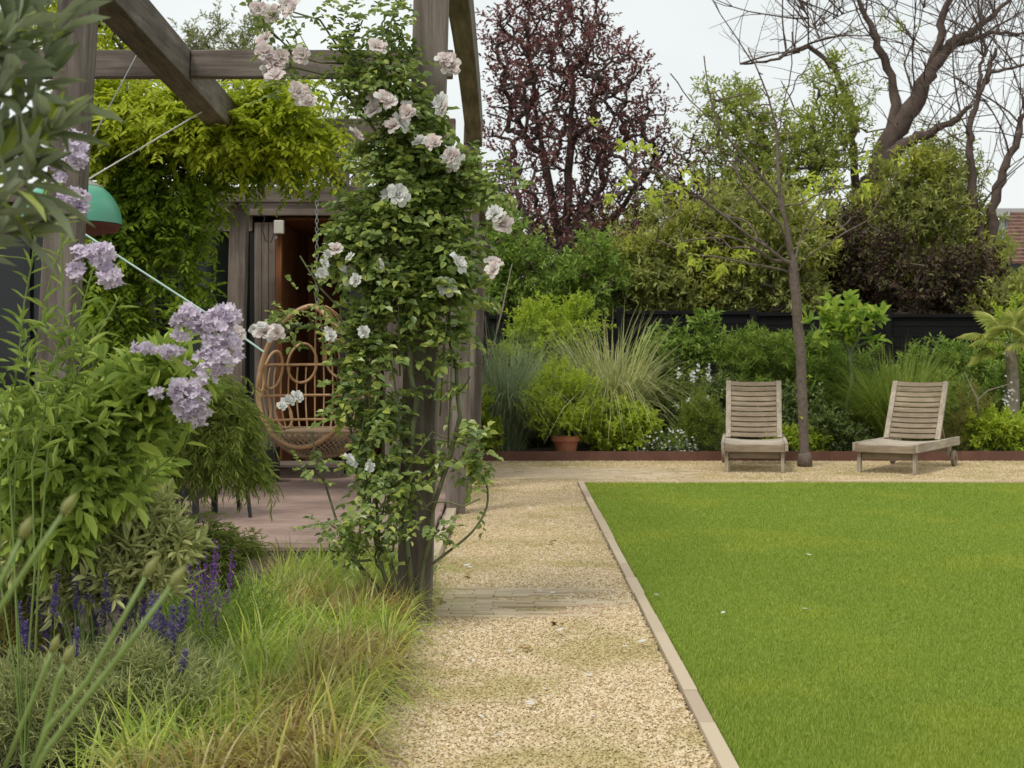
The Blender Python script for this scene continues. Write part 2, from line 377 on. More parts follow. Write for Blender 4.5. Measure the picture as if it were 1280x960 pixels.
M['green_enamel'] = plain('green_enamel', (.1, .36, .24), .35, var=.08, sc=5)
M['rusty'] = plain('rusty', (.12, .035, .022), .8, var=.3, sc=12)
M['white_plastic'] = plain('white_plastic', (.6, .58, .52), .5, var=.05)
M['cord'] = plain('cord', (.5, .68, .6), .6, var=.05)
M['glass'] = plain('glass', (.01, .012, .011), .08, var=.1)
M['soil'] = plain('soil', (.06, .042, .03), .95, var=.4, sc=9, bump=.8)
M['brick'] = leafmat('brick', [(.42, .33, .21), (.5, .4, .27), (.54, .45, .31), (.46, .34, .23)], 0, .9, .2)
M['stone'] = leafmat('stone', [(.4, .32, .22), (.46, .38, .27), (.52, .43, .31), (.42, .33, .24)], 0, .9, .2)
M['pebble'] = leafmat('pebble', [(.34, .235, .13), (.52, .4, .235), (.62, .5, .32), (.72, .62, .46), (.48, .34, .18)], 0, .85, .2, patch=[(.3, .23, .1), (.44, .36, .17), (.54, .46, .26)], pscale=1.3)
M['grass'] = leafmat('grass', [(.125, .21, .028), (.155, .245, .034), (.185, .275, .045), (.25, .33, .085)], .35, .5, .3, patch=[(.16, .235, .03), (.2, .28, .038), (.28, .35, .085)], pscale=.8)

# gravel sheet
def gravelmat():
    m, nt, b, out = newmat('gravel'); l = nt.links.new
    v = nt.nodes.new('ShaderNodeTexVoronoi'); v.inputs['Scale'].default_value = 95; l(objvec(nt), v.inputs['Vector'])
    r = ramp(nt, [(.27, .18, .09), (.46, .34, .19), (.58, .46, .29), (.66, .57, .41)]); sp = nt.nodes.new('ShaderNodeSeparateColor')
    l(v.outputs['Color'], sp.inputs[0]); l(sp.outputs[0], r.inputs[0])
    n = noise(nt, 1.1, 4, objvec(nt)); r2 = ramp(nt, [(.7, .72, .45), (1.08, 1.05, .95)], [.38, .6]); l(n.outputs[0], r2.inputs[0])
    x = nt.nodes.new('ShaderNodeMix'); x.data_type = 'RGBA'; x.blend_type = 'MULTIPLY'; x.inputs[0].default_value = 1
    l(r.outputs[0], x.inputs[6]); l(r2.outputs[0], x.inputs[7]); l(x.outputs[2], b.inputs['Base Color']); b.inputs['Roughness'].default_value = .95
    bp = nt.nodes.new('ShaderNodeBump'); bp.inputs['Strength'].default_value = .9; bp.inputs['Distance'].default_value = .006; bp.invert = True
    l(v.outputs['Distance'], bp.inputs['Height']); l(bp.outputs[0], b.inputs['Normal'])
    return m
M['gravel'] = gravelmat()
def lawnmat():
    m, nt, b, out = newmat('lawn'); l = nt.links.new
    n = noise(nt, 120, 3, objvec(nt)); r = ramp(nt, [(.14, .21, .03), (.2, .28, .045)], [.35, .65]); l(n.outputs[0], r.inputs[0]); l(r.outputs[0], b.inputs['Base Color'])
    b.inputs['Roughness'].default_value = .9; return m
M['lawn'] = lawnmat()
# ------------------------------------------------------------ ground
def sheet(name, x0, x1, y0, y1, z, mat, nx=1, ny=1, bumpz=0):
    X, Y = np.meshgrid(np.linspace(x0, x1, nx+1), np.linspace(y0, y1, ny+1)); Z = np.full(X.shape, z)
    if bumpz: Z = Z+rng.normal(0, bumpz, X.shape)
    V = np.stack([X, Y, Z], -1).reshape(-1, 3); i = np.arange(nx*ny); a = (i//nx)*(nx+1)+i % nx
    return MB().add(V, np.stack([a, a+1, a+nx+2, a+nx+1], 1)).build(name, mat, kind='structure', smooth=True)
sheet('ground', -300, 300, -100, 500, -.03, M['soil'])
YL = 13.6                                   # far end of the lawn
sheet('garden_bed', -6, -.42, -1, 8.3, -.004, M['soil'], 40, 60, .006)
sheet('planting_bed', -1.5, 9, 16.5, 19.9, .02, M['soil'], 40, 20, .02)
g = MB()
def gsheet(x0, x1, y0, y1):
    V = [[x0, y0, 0], [x1, y0, 0], [x1, y1, 0], [x0, y1, 0]]; g.add(V, [[0, 1, 2, 3]])
gsheet(-.42, .585, -1, YL); gsheet(-1.2, 9, YL, 16.47)
g.build('gravel_path', M['gravel'], kind='structure')
EX0, EX1 = .595, .648                       # edging stones between the gravel and the lawn
sheet('lawn', EX1+.02, 9, -1, YL-.02, .004, M['lawn'])
e = MB(); y = -1.0
while y < YL:
    ln = rng.uniform(.42, .62); e.b2(EX0+rng.normal(0, .002), EX1+rng.normal(0, .002), y, min(y+ln-.004, YL), -.05, .022+rng.normal(0, .0015)); y += ln
e.build('path_edging', M['stone'], bevel=.004, kind='structure')
# brick strips let into the gravel
def bricks(x0, x1, y0, y1, L_, W_, ragged, name, z=.009):
    b = MB(); y = y0; row = 0
    while y < y1-W_*.5:
        x = x0-(row % 2)*L_*.5-rng.uniform(0, .03); 
        lim = x1-ragged*rng.uniform(0, 1)**1.5
        while x < lim-.03:
            a = max(x, x0); c = min(x+L_-.004, lim)
            if c-a > .03: b.box(((a+c)/2, y+W_/2, z-.03+rng.normal(0, .002)), (c-a, W_-.004, .06))
            x += L_
        y += W_; row += 1
    return b.build(name, M['brick'], bevel=.003, kind='structure')
bricks(-.38, .58, 6.6, 7.42, .2, .05, .7, 'brick_paving')
bricks(-.9, 1.95, 14.0, 15.3, .2, .05, .8, 'brick_paving')
bricks(.6, 9, 13.72, 13.8, .4, .04, .0, 'brick_paving', .012)
# pebbles and grass blades
def pebbles(n, x0, x1, y0, y1, s0, s1, keep=None, near=1.0):
    u = rng.uniform(0, 1, n)**near; Y = y0+(y1-y0)*u; X = rng.uniform(x0, x1, n)
    if keep is not None: k = keep(X, Y); X, Y = X[k], Y[k]
    n = len(X); s = rng.uniform(s0, s1, n)
    base = np.array([[1, 0, 0], [0, 1, 0], [-1, 0, 0], [0, -1, 0], [0, 0, .7], [0, 0, -.6]], float)
    V = base[None]*s[:, None, None]*rng.uniform(.6, 1.25, (n, 6, 1)); a = rng.uniform(0, 6.28, n); c, s_ = np.cos(a)[:, None], np.sin(a)[:, None]
    V = np.stack([V[..., 0]*c-V[..., 1]*s_, V[..., 0]*s_+V[..., 1]*c, V[..., 2]], -1)
    tl = rng.normal(0, .4, (n, 1)); V[..., 2] += V[..., 0]*tl
    V = V+np.stack([X, Y, s*.3], 1)[:, None]
    F = np.array([[0, 1, 4], [1, 2, 4], [2, 3, 4], [3, 0, 4], [1, 0, 5], [2, 1, 5], [3, 2, 5], [0, 3, 5]])
    return V.reshape(-1, 3), (F[None]+(np.arange(n)*6)[:, None, None]).reshape(-1, 3)
pb = MB()
def notbrick(X, Y): return ~((Y > 6.6) & (Y < 7.42) & (X < .25) & (rng.uniform(0, 1, len(X)) > .06))
pb.add(*pebbles(60000, -.44, .59, 3.9, 8.5, .0028, .0095, notbrick, 1.15))
pb.add(*pebbles(26000, -.44, .59, 8.5, YL, .004, .008, notbrick, 1))
pb.add(*pebbles(26000, -.5, 6.3, YL, 16.45, .005, .01, lambda X, Y: ~((Y > 14.0) & (Y < 15.3) & (X < 1.2) & (rng.uniform(0, 1, len(X)) > .12)), 1))
pb.build('gravel', M['pebble'], kind='stuff', label='loose honey coloured gravel covering the garden path', cat='gravel')
gn = 700000
u = rng.uniform(0, 1, gn); Yg = 3.9+(YL-.05-3.9)*u**1.25; Xg = EX1+.003+rng.uniform(0, 1, gn)*(Yg*.37-EX1+.1)
gp = np.stack([Xg, Yg, np.full(gn, .002)], 1)
a = rng.uniform(0, 6.28, gn); tilt = rng.uniform(.1, 1.1, gn); hgt = rng.uniform(.008, .021, gn)*(1-.15*np.sin(Xg*1.7+Yg*.9)); wd = .0007+.00025*Yg
d = np.stack([np.cos(a)*tilt, np.sin(a)*tilt, np.ones(gn)], 1); sdv = np.stack([-np.sin(a), np.cos(a), np.zeros(gn)], 1)*wd[:, None]
Vg = np.stack([gp-sdv, gp+sdv, gp+d*hgt[:, None]], 1)
MB().add(Vg, np.arange(gn*3).reshape(-1, 3)).build('lawn_grass', M['grass'], kind='stuff', label='short mown green grass of the lawn', cat='grass')

# ------------------------------------------------------------ pergola
SH = .028
Y1, Y2, Y3 = 6.5, 10.9, 12.85
def hgt_at(Y): return 2.81+(Y2-Y)*.055      # underside of the rafters, falling away from the camera
pg = empty('pergola', (-1.3, 9.5, 0), 'weathered timber pergola over the deck with climbing rose and wisteria on it', 'pergola')
def post(xr, Y, w, top, z0=-.05, sh=SH):
    m = MB(); m.b2(xr-w, xr, Y, Y+w, z0, top); return m.build('post', M['woodz'], pg, bevel=.008, shear=sh)
post(-.38, Y1, .155, 1.2+2.1); post(-.375, Y2, .15, 2.8); post(-.385, Y3, .15, 2.6); post(-.37, 15.2, .15, 2.5)
post(-2.09, Y1+.02, .15, 3.3, sh=.06); post(-2.46, Y3, .15, 2.55); post(-3.36, Y3-.1, .18, 2.6)
# a saw line where the near post is jointed
m = MB(); m.b2(-.538, -.377, Y1-.003, Y1+.158, 2.07, 2.075); m.build('joint', M['black'], pg, shear=SH)
def rafter(x, ya, yb, w, h, bow=0):
    m = MB(); ys = np.linspace(ya, yb, 9); P = []
    for q in range(9):
        t = q/8; z = hgt_at(ys[q])+bow*4*t*(1-t)
        P.append([[x-w/2, ys[q], z], [x+w/2, ys[q], z], [x+w/2, ys[q], z+h], [x-w/2, ys[q], z+h]])
    V = np.array(P).reshape(-1, 3); F = []
    for q in range(8):
        for i in range(4):
            j = (i+1) % 4; F.append([q*4+i, (q+1)*4+i, (q+1)*4+j, q*4+j])
    F += [[0, 1, 2, 3], [35, 34, 33, 32]]
    m.add(V, F); return m.build('rafter', M['woody'], pg, shear=SH, bevel=.006)
rafter(-.385, Y1+.155, Y2+.15, .12, .2, .1)
rafter(-.42, Y2+.15, 15.3, .1, .18, .0)
rafter(-2.2, 4.6, Y2-.02, .17, .21)
rafter(-1.62, Y2+.15, Y3+.1, .12, .17)
def cross(x0, x1, Y, z0, z1, w=.09):
    m = MB(); m.b2(x0, x1, Y, Y+w, z0, z1); m.build('crossbeam', M['woodx'], pg, shear=SH, bevel=.006)
cross(-2.11, -.47, 9.0, 2.945, 3.115); cross(-4.0, -2.29, 9.0, 2.945, 3.115)
cross(-4.2, -.53, Y2, 2.82, 3.0); cross(-4.6, -.54, Y3-.12, 2.56, 2.7); cross(-2.05, -.5, Y1+.05, 3.02, 3.2)
bolt = MB().tube([at(175, 52, 9.0-.02), at(180, 62, 8.9)], .008, 6); bolt.build('eye_bolt', M['steel'], pg)
# guy wires and cords
def wire(name, P, r, mat, label, cat='wire', sag=0):
    P = np.array(P, float); n = 12; Q = []
    for i in range(len(P)-1):
        for q in range(n+(i == len(P)-2)):
            t = q/n; p = P[i]+(P[i+1]-P[i])*t; p[2] -= sag*4*t*(1-t); Q.append(p)
    return MB().tube(Q, r, 5).build(name, mat, label=label, cat=cat)
wire('guy_wire', [at(178, 55, 8.85), at(104, 195, 7.2)], .004, M['steel'], 'steel guy wire slanting from the upper rafter down behind the left pergola post')
wire('guy_wire', [at(252, 140, 9.7), at(104, 228, 9.0)], .005, M['white_plastic'], 'pale cord running from the rafter down to the top of the green dome lamp')
wire('cord', [at(70, 283, 8.3), at(105, 292, 8.3), at(302, 420, 8.3), at(330, 440, 8.2)], .006, M['cord'], 'pale green cord stretched diagonally above the lilac flowers', 'cord')
wire('guy_wire', [at(352, 0, 8.7), at(385, 62, 8.9), at(445, 175, 9.3)], .003, M['steel'], 'thin dark wire hanging beside the pink rose shoots in front of the sky')

# ------------------------------------------------------------ deck and garden building
DZ = .1
dk = empty('deck', (-2.5, 10.5, 0)); tag(dk, 'brown timber deck of long boards under the pergola', 'deck')
m = MB(); y = 8.3
while y < 13.3:
    m.b2(-6.5, -.52+rng.normal(0, .004), y, y+.14, DZ-.025, DZ+rng.normal(0, .0006)); y += .1425+.004
m.build('deck_boards', M['deckwoodx'], dk, bevel=.003)
m = MB(); m.b2(-6.5, -.53, 8.32, 8.36, -.05, DZ-.03); m.b2(-.56, -.53, 8.36, 13.3, -.05, DZ-.03); m.build('deck_skirt', M['greyx'], dk)
m = MB(); m.b2(-.515, -.44, 8.3, 13.4, -.05, .05); m.build('path_kerb', M['stone'], kind='structure')
bd = empty('garden_building', (-3, 14, 0), 'timber clad garden building with dark glass doors and a red cedar porch', 'building')
YB = 13.35
def gp_(px, Y=YB): return gx(px, Y)
def bz(py, Y=YB): return CAMH-(py-HY)/FPX*Y
m = MB()                                     # grey board cladding right of the window: separate boards
x = gp_(318)
while x < gp_(345)-.02: m.b2(x, x+.062, YB, YB+.05, DZ, bz(278)); x += .066
x = gp_(240)
while x < gp_(292): m.b2(x, x+.07, YB-.02, YB+.04, bz(262), bz(244)); x += .075
m.build('board_cladding', M['greyz'], bd, bevel=.003)
m = MB(); m.b2(-6.5, -.6, YB-.06, YB+.02, bz(270), bz(262)); m.b2(gp_(292), -.6, YB-.02, YB+.1, bz(262), bz(246)); m.build('fascia', M['greyx'], bd, bevel=.004)
m = MB(); m.b2(-6.5, gp_(318)-.02, YB, YB+.06, bz(289), bz(270)); m.build('lintel', M['greyz'], bd, bevel=.004)
wf = MB(); wf.b2(-6.5, gp_(318)-.03, YB+.07, YB+.1, DZ, bz(290)); wo_ = wf.build('window', M['glass'], bd)
fr = MB()
for xx in (gp_(312), gp_(286), gp_(212), gp_(120), gp_(30)): fr.b2(xx, xx+.05, YB+.01, YB+.065, DZ, bz(290))
fr.build('frame', M['black'], wo_)
# recessed porch in red cedar
xl = gp_(345); YR = YB+1.9
m = MB(); x = xl
m.b2(xl-.004, xl+.05, YB+.002, YB+.07, DZ, bz(278))
y = YB+.08
while y < YR-.05: m.b2(xl-.02, xl+.012, y, y+.12, DZ, bz(276)); y += .125
x = xl+.02
while x < -.62: m.b2(x, x+.12, YR, YR+.05, DZ, bz(274)); x += .125
m.build('porch_wall', M['cedarz'], bd, bevel=.003)
m = MB(); x = xl-.02
while x < -.62: m.b2(x, x+.115, YB+.1, YR+.02, bz(274), bz(272)+.01); x += .12
m.build('porch_ceiling', M['cedary'], bd)
m = MB(); m.b2(-.68, -.62, YB, YR+.1, DZ, bz(276)); m.b2(gp_(480), -.68, YB+.0, YB+.06, DZ, bz(276)); m.build('side_wall', M['greyz'], bd)
dr = MB(); dr.b2(xl+.35, xl+.72, YR-.05, YR-.005, DZ, 2.05); d_ = dr.build('door', M['glass'], bd)
dr = MB()
for a0 in (xl+.31, xl+.72): dr.b2(a0, a0+.05, YR-.07, YR-.003, DZ, 2.12)
dr.build('frame', M['cedarz'], d_)
m = MB(); m.b2(-6.6, -.55, YB-.08, YR+3, bz(246)+.005, bz(238)); m.build('roof', M['greyx'], bd)
m = MB(); m.b2(-6.5, -.7, YR+.1, YR+2.9, DZ, bz(248)); m.build('rear_room', M['greyz'], bd)
# sensor box and cable
t = empty('wall_light', at(349, 285, YB-.02), 'small cream outdoor sensor box with a dangling black cable on the porch corner', 'outdoor light')
m = MB(); m.box(at(349, 284, YB-.03), (.09, .06, .125)); m.build('case', M['white_plastic'], t, bevel=.008)
m = MB(); m.tube([at(346, 295, YB-.03), at(345, 299, YB-.03)], .014, 8); m.build('lens', M['steel'], t)
m = MB(); m.tube([at(343, 290, YB-.04), at(339, 303, YB-.05), at(332, 301, YB-.05), at(328, 288, YB-.05), at(331, 272, YB-.05), at(322, 263, YB-.09)], .005, 5); m.build('cable', M['black'], t)
# porch step, and a black box added to stand for the shadow beside it
t = empty('timber_step', (gx(388, 13.0), 13.0, DZ), 'low pale timber step block under the hanging egg chair', 'step')
m = MB(); m.b2(gx(330, 13.0), gx(425, 13.0), 12.95, 13.32, DZ, DZ+.1); m.build('base', M['greyx'], t, bevel=.005)
m = MB(); m.b2(gx(336, 13.0), gx(398, 13.0), 12.9, 13.32, DZ+.1, DZ+.13); m.b2(gx(400, 13), gx(426, 13.0), 12.9, 13.32, DZ+.1, DZ+.131); m.build('tread', M['greyx'], t, bevel=.004)
t = empty('shade_box', (gx(328, 12.6), 12.6, DZ), 'added black square box standing in for the shadow beside the timber step', 'shade_box')
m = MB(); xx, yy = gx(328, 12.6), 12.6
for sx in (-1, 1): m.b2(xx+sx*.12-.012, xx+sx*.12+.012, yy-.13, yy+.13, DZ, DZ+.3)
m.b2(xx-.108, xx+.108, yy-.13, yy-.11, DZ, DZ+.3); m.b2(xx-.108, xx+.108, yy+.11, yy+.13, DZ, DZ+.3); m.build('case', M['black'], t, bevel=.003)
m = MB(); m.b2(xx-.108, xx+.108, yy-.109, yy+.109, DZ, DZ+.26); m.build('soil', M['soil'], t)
# ------------------------------------------------------------ rattan egg chair
def egg_chair():
    C = np.array([gx(396, 12.2), 12.2, .98]); t = empty('hanging_egg_chair', (C[0], C[1], DZ), 'rattan hanging egg chair on a steel chain behind the climbing rose', 'hanging chair')
    rx, ry, rz = .5, .45, .66; ax = np.array([-.35, -.93, 0]); ax = unit(ax); sx = np.array([ax[1]*-1, ax[0], 0])
    def S_(th, ph):       # th: polar from the bottom, ph around (0 = opening side)
        w = np.sin(th); z = -rz*np.cos(th); k = 1+.12*np.cos(th)
        return C+(ax*np.cos(ph)*ry*w+sx*np.sin(ph)*rx*w)*k+np.array([0, 0, z])
    rim = MB(); P = []
    for q in range(60):
        a = q/60*2*np.pi; th = np.pi*(.56-.36*np.cos(a)); wth = 1.15*np.sin(a)**1
        P.append(S_(th, wth*(1 if True else 1)))
    P = np.array(P); rim.tube(P, .021, 8, closed=True); rim.build('rim', M['rattan'], t, smooth=True)
    fr = MB()
    for ph in np.linspace(1.35, 2*np.pi-1.35, 23):
        fr.tube([S_(th, ph) for th in np.linspace(.12*np.pi, (.93 if abs(ph-math.pi) < .5 else .56)*np.pi, 22)], .0075, 5)
    fr.build('canes', M['rattan'], t, smooth=True)
    bs = MB()
    for ph in np.linspace(0, 2*np.pi, 44, endpoint=False):
        for sg in (-1, 1):
            bs.tube([S_(th, ph+sg*(th-.05)*1.5) for th in np.linspace(.04*np.pi, .29*np.pi, 8)], .006, 4)
    for th in (.05, .12, .29): bs.tube([S_(th*np.pi, ph) for ph in np.linspace(0, 2*np.pi, 40, endpoint=False)], .011, 6, closed=True)
    bs.build('basket', M['rattandull'], t, smooth=True)
    lp = MB()
    for k, (ph, th, r) in enumerate([(.95+.35, .5, .1), (1.75, .55, .12), (2.4, .58, .13), (-1.3, .5, .1), (-1.75, .55, .12), (-2.4, .58, .13), (3.14, .6, .13), (1.5, .4, .1), (-1.5, .4, .1), (2.0, .35, .09), (-2.0, .35, .09)]):
        lp.tube([S_(np.pi*th+r*2.1*np.cos(a), ph+r*2.2*np.sin(a)) for a in np.linspace(0, 2*np.pi, 20, endpoint=False)], .012, 6, closed=True)
    for th in (.33, .44, .57): lp.tube([S_(th*np.pi, ph) for ph in np.linspace(1.25, 2*np.pi-1.25, 30)], .013, 6)
    lp.build('loops', M['rattan'], t, smooth=True)
    ch = MB(); z = C[2]+rz; i = 0; top = hgt_at(12.2)+.02
    while z < top:
        pts = []
        for a in np.linspace(0, 2*np.pi, 10, endpoint=False):
            u_, w_ = np.cos(a)*.011, np.sin(a)*.024
            pts.append(C*[1, 1, 0]+np.array([u_ if i % 2 else 0, 0 if i % 2 else u_, z+w_]))
        ch.tube(pts, .004, 4, closed=True); z += .037; i += 1
    ch.build('chain', M['steel'], t)
    cu = MB(); n = 24
    cu.lathe([(0.001, -.05), (.25, -.05), (.31, -.02), (.31, .02), (.25, .05), (.001, .055)], C+np.array([0, 0, -.45]), 20); cu.build('cushion', plain('cushion', (.45, .3, .17), .9), t, smooth=True)
egg_chair()
# ------------------------------------------------------------ green dome lamp
t = empty('dome_lamp', at(89, 265, 9.0), 'green enamel dome lamp with a pale crown hanging behind the left pergola post', 'pendant lamp')
c = at(89, 280, 9.0); rr = .31
prof = [(rr*math.cos(a), rr*.95*math.sin(a)) for a in np.linspace(0, R(62), 10)]
MB().lathe(prof, c, 40).build('shade', M['green_enamel'], t, smooth=True)
prof = [(rr*1.004*math.cos(a), rr*.955*math.sin(a)) for a in np.linspace(R(52), R(89), 7)]
MB().lathe(prof, c, 40).build('crown', plain('lampcrown', (.33, .3, .25), .6), t, smooth=True)
MB().lathe([(rr*.985, -.003), (rr*.9, -.045), (rr*.6, -.06), (.01, -.06)], c, 40).build('underside', M['rusty'], t, smooth=True)
MB().tube([c+[0, 0, rr*.93], c+[0, 0, 1.3]], .006, 6).build('cable', M['black'], t)

# ------------------------------------------------------------ table and chairs on the deck
def metal_chair(x, Y, rz, label):
    t = empty('garden_chair', (x, Y, DZ), label, 'chair', 'black metal chairs on the deck', rz)
    for sx in (-1, 1):
        for sy in (-1, 1):
            m = MB(); m.tube([(sx*.19, sy*.19, .44), (sx*.23, sy*.24, 0)], [.016, .013], 8); m.build('leg', M['black'], t, local=True)
    m = MB(); m.box((0, 0, .45), (.44, .44, .025)); m.build('seat', M['black'], t, local=True, bevel=.01)
    m = MB(); m.tube([(-.2, .2, .45), (-.21, .26, .8), (0, .28, .84), (.21, .26, .8), (.2, .2, .45)], .012, 8)
    for xx in np.linspace(-.15, .15, 6): m.tube([(xx, .21, .46), (xx, .27, .82)], .006, 6)
    m.build('backrest', M['black'], t, local=True)
metal_chair(gx(262, 9.9), 9.95, R(200), 'black metal chair behind the feathery maple, nearest the deck centre')
metal_chair(gx(150, 10.6), 10.7, R(150), 'black metal chair at the left, half hidden behind the pale green leaves')
t = empty('garden_table', (gx(165, 9.8), 9.8, DZ), 'dark slatted garden table on thin black legs behind the leafy plants', 'table')
for sx in (-1, 1):
    for sy in (-1, 1):
        m = MB(); m.beam((sx*.5, sy*.3, 0), (sx*.5, sy*.3, .7), .04, .04, (0, 1, 0)); m.build('leg', M['black'], t, local=True)
m = MB()
for q in range(7): m.box((0, -.33+q*.11, .715), (1.15, .1, .025))
m.build('tabletop', M['greyx'], t, local=True, bevel=.003)
m = MB(); m.box((0, 0, .16), (1.0, .6, .03)); m.build('low_shelf', M['black'], t, local=True)

# ------------------------------------------------------------ fence, corten edging
fn = empty('fence', (4, 19.8, 0), 'black stained timber fence of horizontal boards behind the border', 'fence')
fx = [-2.2, -.4, 1.45, 3.28, 5.13, 7.0, 8.9, 10.8]; ft = [1.76, 1.76, 1.82, 1.8, 1.78, 1.76, 1.75]
for i in range(7):
    m = MB()
    for q in range(12):
        z0 = .02+q*(ft[i]-.05)/12; m.b2(fx[i]+.05, fx[i+1]-.05, 19.8+rng.normal(0, .003), 19.83, z0, z0+(ft[i]-.05)/12-.006)
    m.b2(fx[i]+.05, fx[i+1]-.05, 19.832, 19.84, 0, ft[i]-.055); m.b2(fx[i]+.05, fx[i+1]-.05, 19.77, 19.85, ft[i]-.05, ft[i]); m.build('panel', M['fence'], fn, bevel=.003)
for i in range(8):
    m = MB(); m.b2(fx[i]-.05, fx[i]+.05, 19.75, 19.86, 0, 1.86); m.build('post', M['fence'], fn, bevel=.006)
m = MB(); x = -.9
while x < 9: m.b2(x, x+1.5-.004, 16.47, 16.476, -.05, .11+rng.normal(0, .002)); m.b2(x, x+1.5-.004, 16.476, 16.5, .104, .109); x += 1.5
m.build('corten_edging', M['corten'], label='rusty corten steel edging strip holding back the border soil', cat='edging')

# ------------------------------------------------------------ sun loungers
def lounger(loc, rz, label, wheels=True):
    t = empty('sun_lounger', loc, label, 'sun lounger', 'weathered teak sun loungers on the gravel', rz)
    w, Lg, H = .68, 1.66, .31
    for sx in (-1, 1):
        m = MB(); m.box((sx*(w/2-.0175), Lg/2, H-.045), (.035, Lg, .09)); m.build('side_rail', M['teaky'], t, local=True, bevel=.005)
        m = MB(); m.beam((sx*(w/2-.055), .07, 0), (sx*(w/2-.055), .07, H-.02), .035, .06, (0, 1, 0)); m.build('leg', M['teakz'], t, local=True, bevel=.004)
        m = MB(); m.beam((sx*(w/2-.055), 1.42, .1), (sx*(w/2-.055), 1.42, H-.02), .035, .06, (0, 1, 0)); m.build('leg', M['teakz'], t, local=True, bevel=.004)
    m = MB(); m.box((0, .0125, H-.06), (w-.074, .025, .075)); m.build('front_rail', M['teakdarkx'], t, local=True, bevel=.004)
    m = MB(); m.box((0, .075, H-.13), (w-.16, .022, .075)); m.build('stretcher', M['teakdarkx'], t, local=True, bevel=.004)
    m = MB(); m.box((0, 1.42, H-.13), (w-.16, .022, .06)); m.build('stretcher', M['teakdarkx'], t, local=True, bevel=.004)
    def slat(cy, cz, sl, width, wd=.052, th=.014, dirv=(0, 1)):     # dished slat
        m = MB(); n = 10; P = []
        dv = np.array([0, dirv[0] if False else dirv[1], dirv[0]], float)
        for i in range(n+1):
            x = -width/2+width*i/n; sag = -sl*(1-(2*x/width)**2)
            nrm = np.array([0, -dirv[0], dirv[1]]); c = np.array([x, cy, cz])+nrm*sag; al = np.array([0, dirv[1], dirv[0]])
            P.append([c-al*wd/2-nrm*th/2, c+al*wd/2-nrm*th/2, c+al*wd/2+nrm*th/2, c-al*wd/2+nrm*th/2])
        V = np.array(P).reshape(-1, 3); F = []
        for q in range(n):
            for i in range(4):
                j = (i+1) % 4; F.append([q*4+i, (q+1)*4+i, (q+1)*4+j, q*4+j])
        F += [[0, 1, 2, 3], [n*4+3, n*4+2, n*4+1, n*4]]
        m.add(V, F); return m
    for q in range(14): slat(.045+q*.066, H-.012, .02, w-.075).build('seat_slat', M['teakx'], t, local=True, bevel=.002)
    hy = .97; ang = R(60); dz_, dy = math.sin(ang), math.cos(ang); bl = .7
    for sx in (-1, 1):
        m = MB(); m.beam((sx*(w/2-.065), hy, H-.005), (sx*(w/2-.065), hy+dy*bl, H+dz_*bl), .055, .03, (0, -dz_, dy)); m.build('back_rail', M['teakz'], t, local=True, bevel=.004)
    for q in range(11):
        s_ = .035+q*.0635; slat(hy+dy*s_, H+dz_*s_, .018, w-.19, .05, .014, (dz_, dy)).build('back_slat', M['teakdarkx'], t, local=True, bevel=.002)
    m = MB(); m.beam((-.2, hy+dy*.45, H+dz_*.4), (-.2, hy+.55, H-.03), .03, .03, (1, 0, 0)); m.beam((.2, hy+dy*.45, H+dz_*.4), (.2, hy+.55, H-.03), .03, .03, (1, 0, 0)); m.build('prop', M['teakdarkz'], t, local=True)
    for sx in (-1, 1):
        m = MB(); x0 = sx*(w/2-.004); k = 20
        for xx in (x0-.016, x0+.016): pass
        a = np.arange(k)*2*np.pi/k; rg = lambda r, x: np.stack([np.full(k, x), 1.42+np.cos(a)*r, .085+np.sin(a)*r], 1)
        V = np.concatenate([rg(.02, x0-.016), rg(.085, x0-.016), rg(.085, x0+.016), rg(.02, x0+.016)]); i = np.arange(k); j = (i+1) % k
        m.add(V, np.concatenate([np.stack([q*k+i, q*k+j, (q+1)*k+j, (q+1)*k+i], 1) for q in range(3)]))
        wh = m.build('wheel', M['teakdarkz'], t, local=True)
        m = MB(); m.tube([(x0-.02, 1.42, .085), (x0+.02, 1.42, .085)], .022, 10); m.build('hub', M['black'], wh, local=True)
    return t
lounger((2.46, 14.75, .004), R(-9), 'straight-on weathered teak sun lounger left of the slim tree trunk')
fl = np.array([gx(1065, 14.8), 14.8]); fr_ = np.array([gx(1148.6, 14.43), 14.43]); mc = (fl+fr_)/2
lounger((mc[0], mc[1], .004), R(-31), 'weathered teak sun lounger turned sideways right of the slim tree trunk, one wheel showing')

# ------------------------------------------------------------ trees beyond the fence
plant('plum_tree', 'tall purple leaved plum tree beyond the fence', 'tree', 706, 24, [(700, 100, 85, 105), (650, 60, 45, 50), (760, 130, 75, 70), (690, 250, 90, 70), (790, 200, 65, 70), (640, 160, 38, 60), (740, 300, 90, 65), (700, 30, 65, 55), (640, 280, 30, 70), (640, 20, 30, 40), (845, 190, 38, 35), (610, 330, 30, 60), (850, 240, 40, 30)],
      M['plum'], M['barkdark'], nt=900, per=2, s=.32, n=9, Lh=.085, Wd=.046, ang=50, r0=.16, rmin=.008, shell=.2, updir=.6, spread=.55,
      trunk=[[at(706, 534, 24), at(706, 380, 24), at(708, 300, 24), at(712, 200, 24), at(716, 100, 24)],
             [at(707, 340, 24), at(690, 250, 24.2), at(672, 150, 24.3), at(660, 40, 24.2)], [at(706, 320, 24), at(735, 230, 23.8), at(775, 130, 23.8)],
             [at(706, 370, 24), at(740, 310, 24.4), at(790, 240, 24.4), at(830, 190, 24)], [at(705, 360, 24), at(665, 300, 23.6), at(635, 200, 23.6)]])
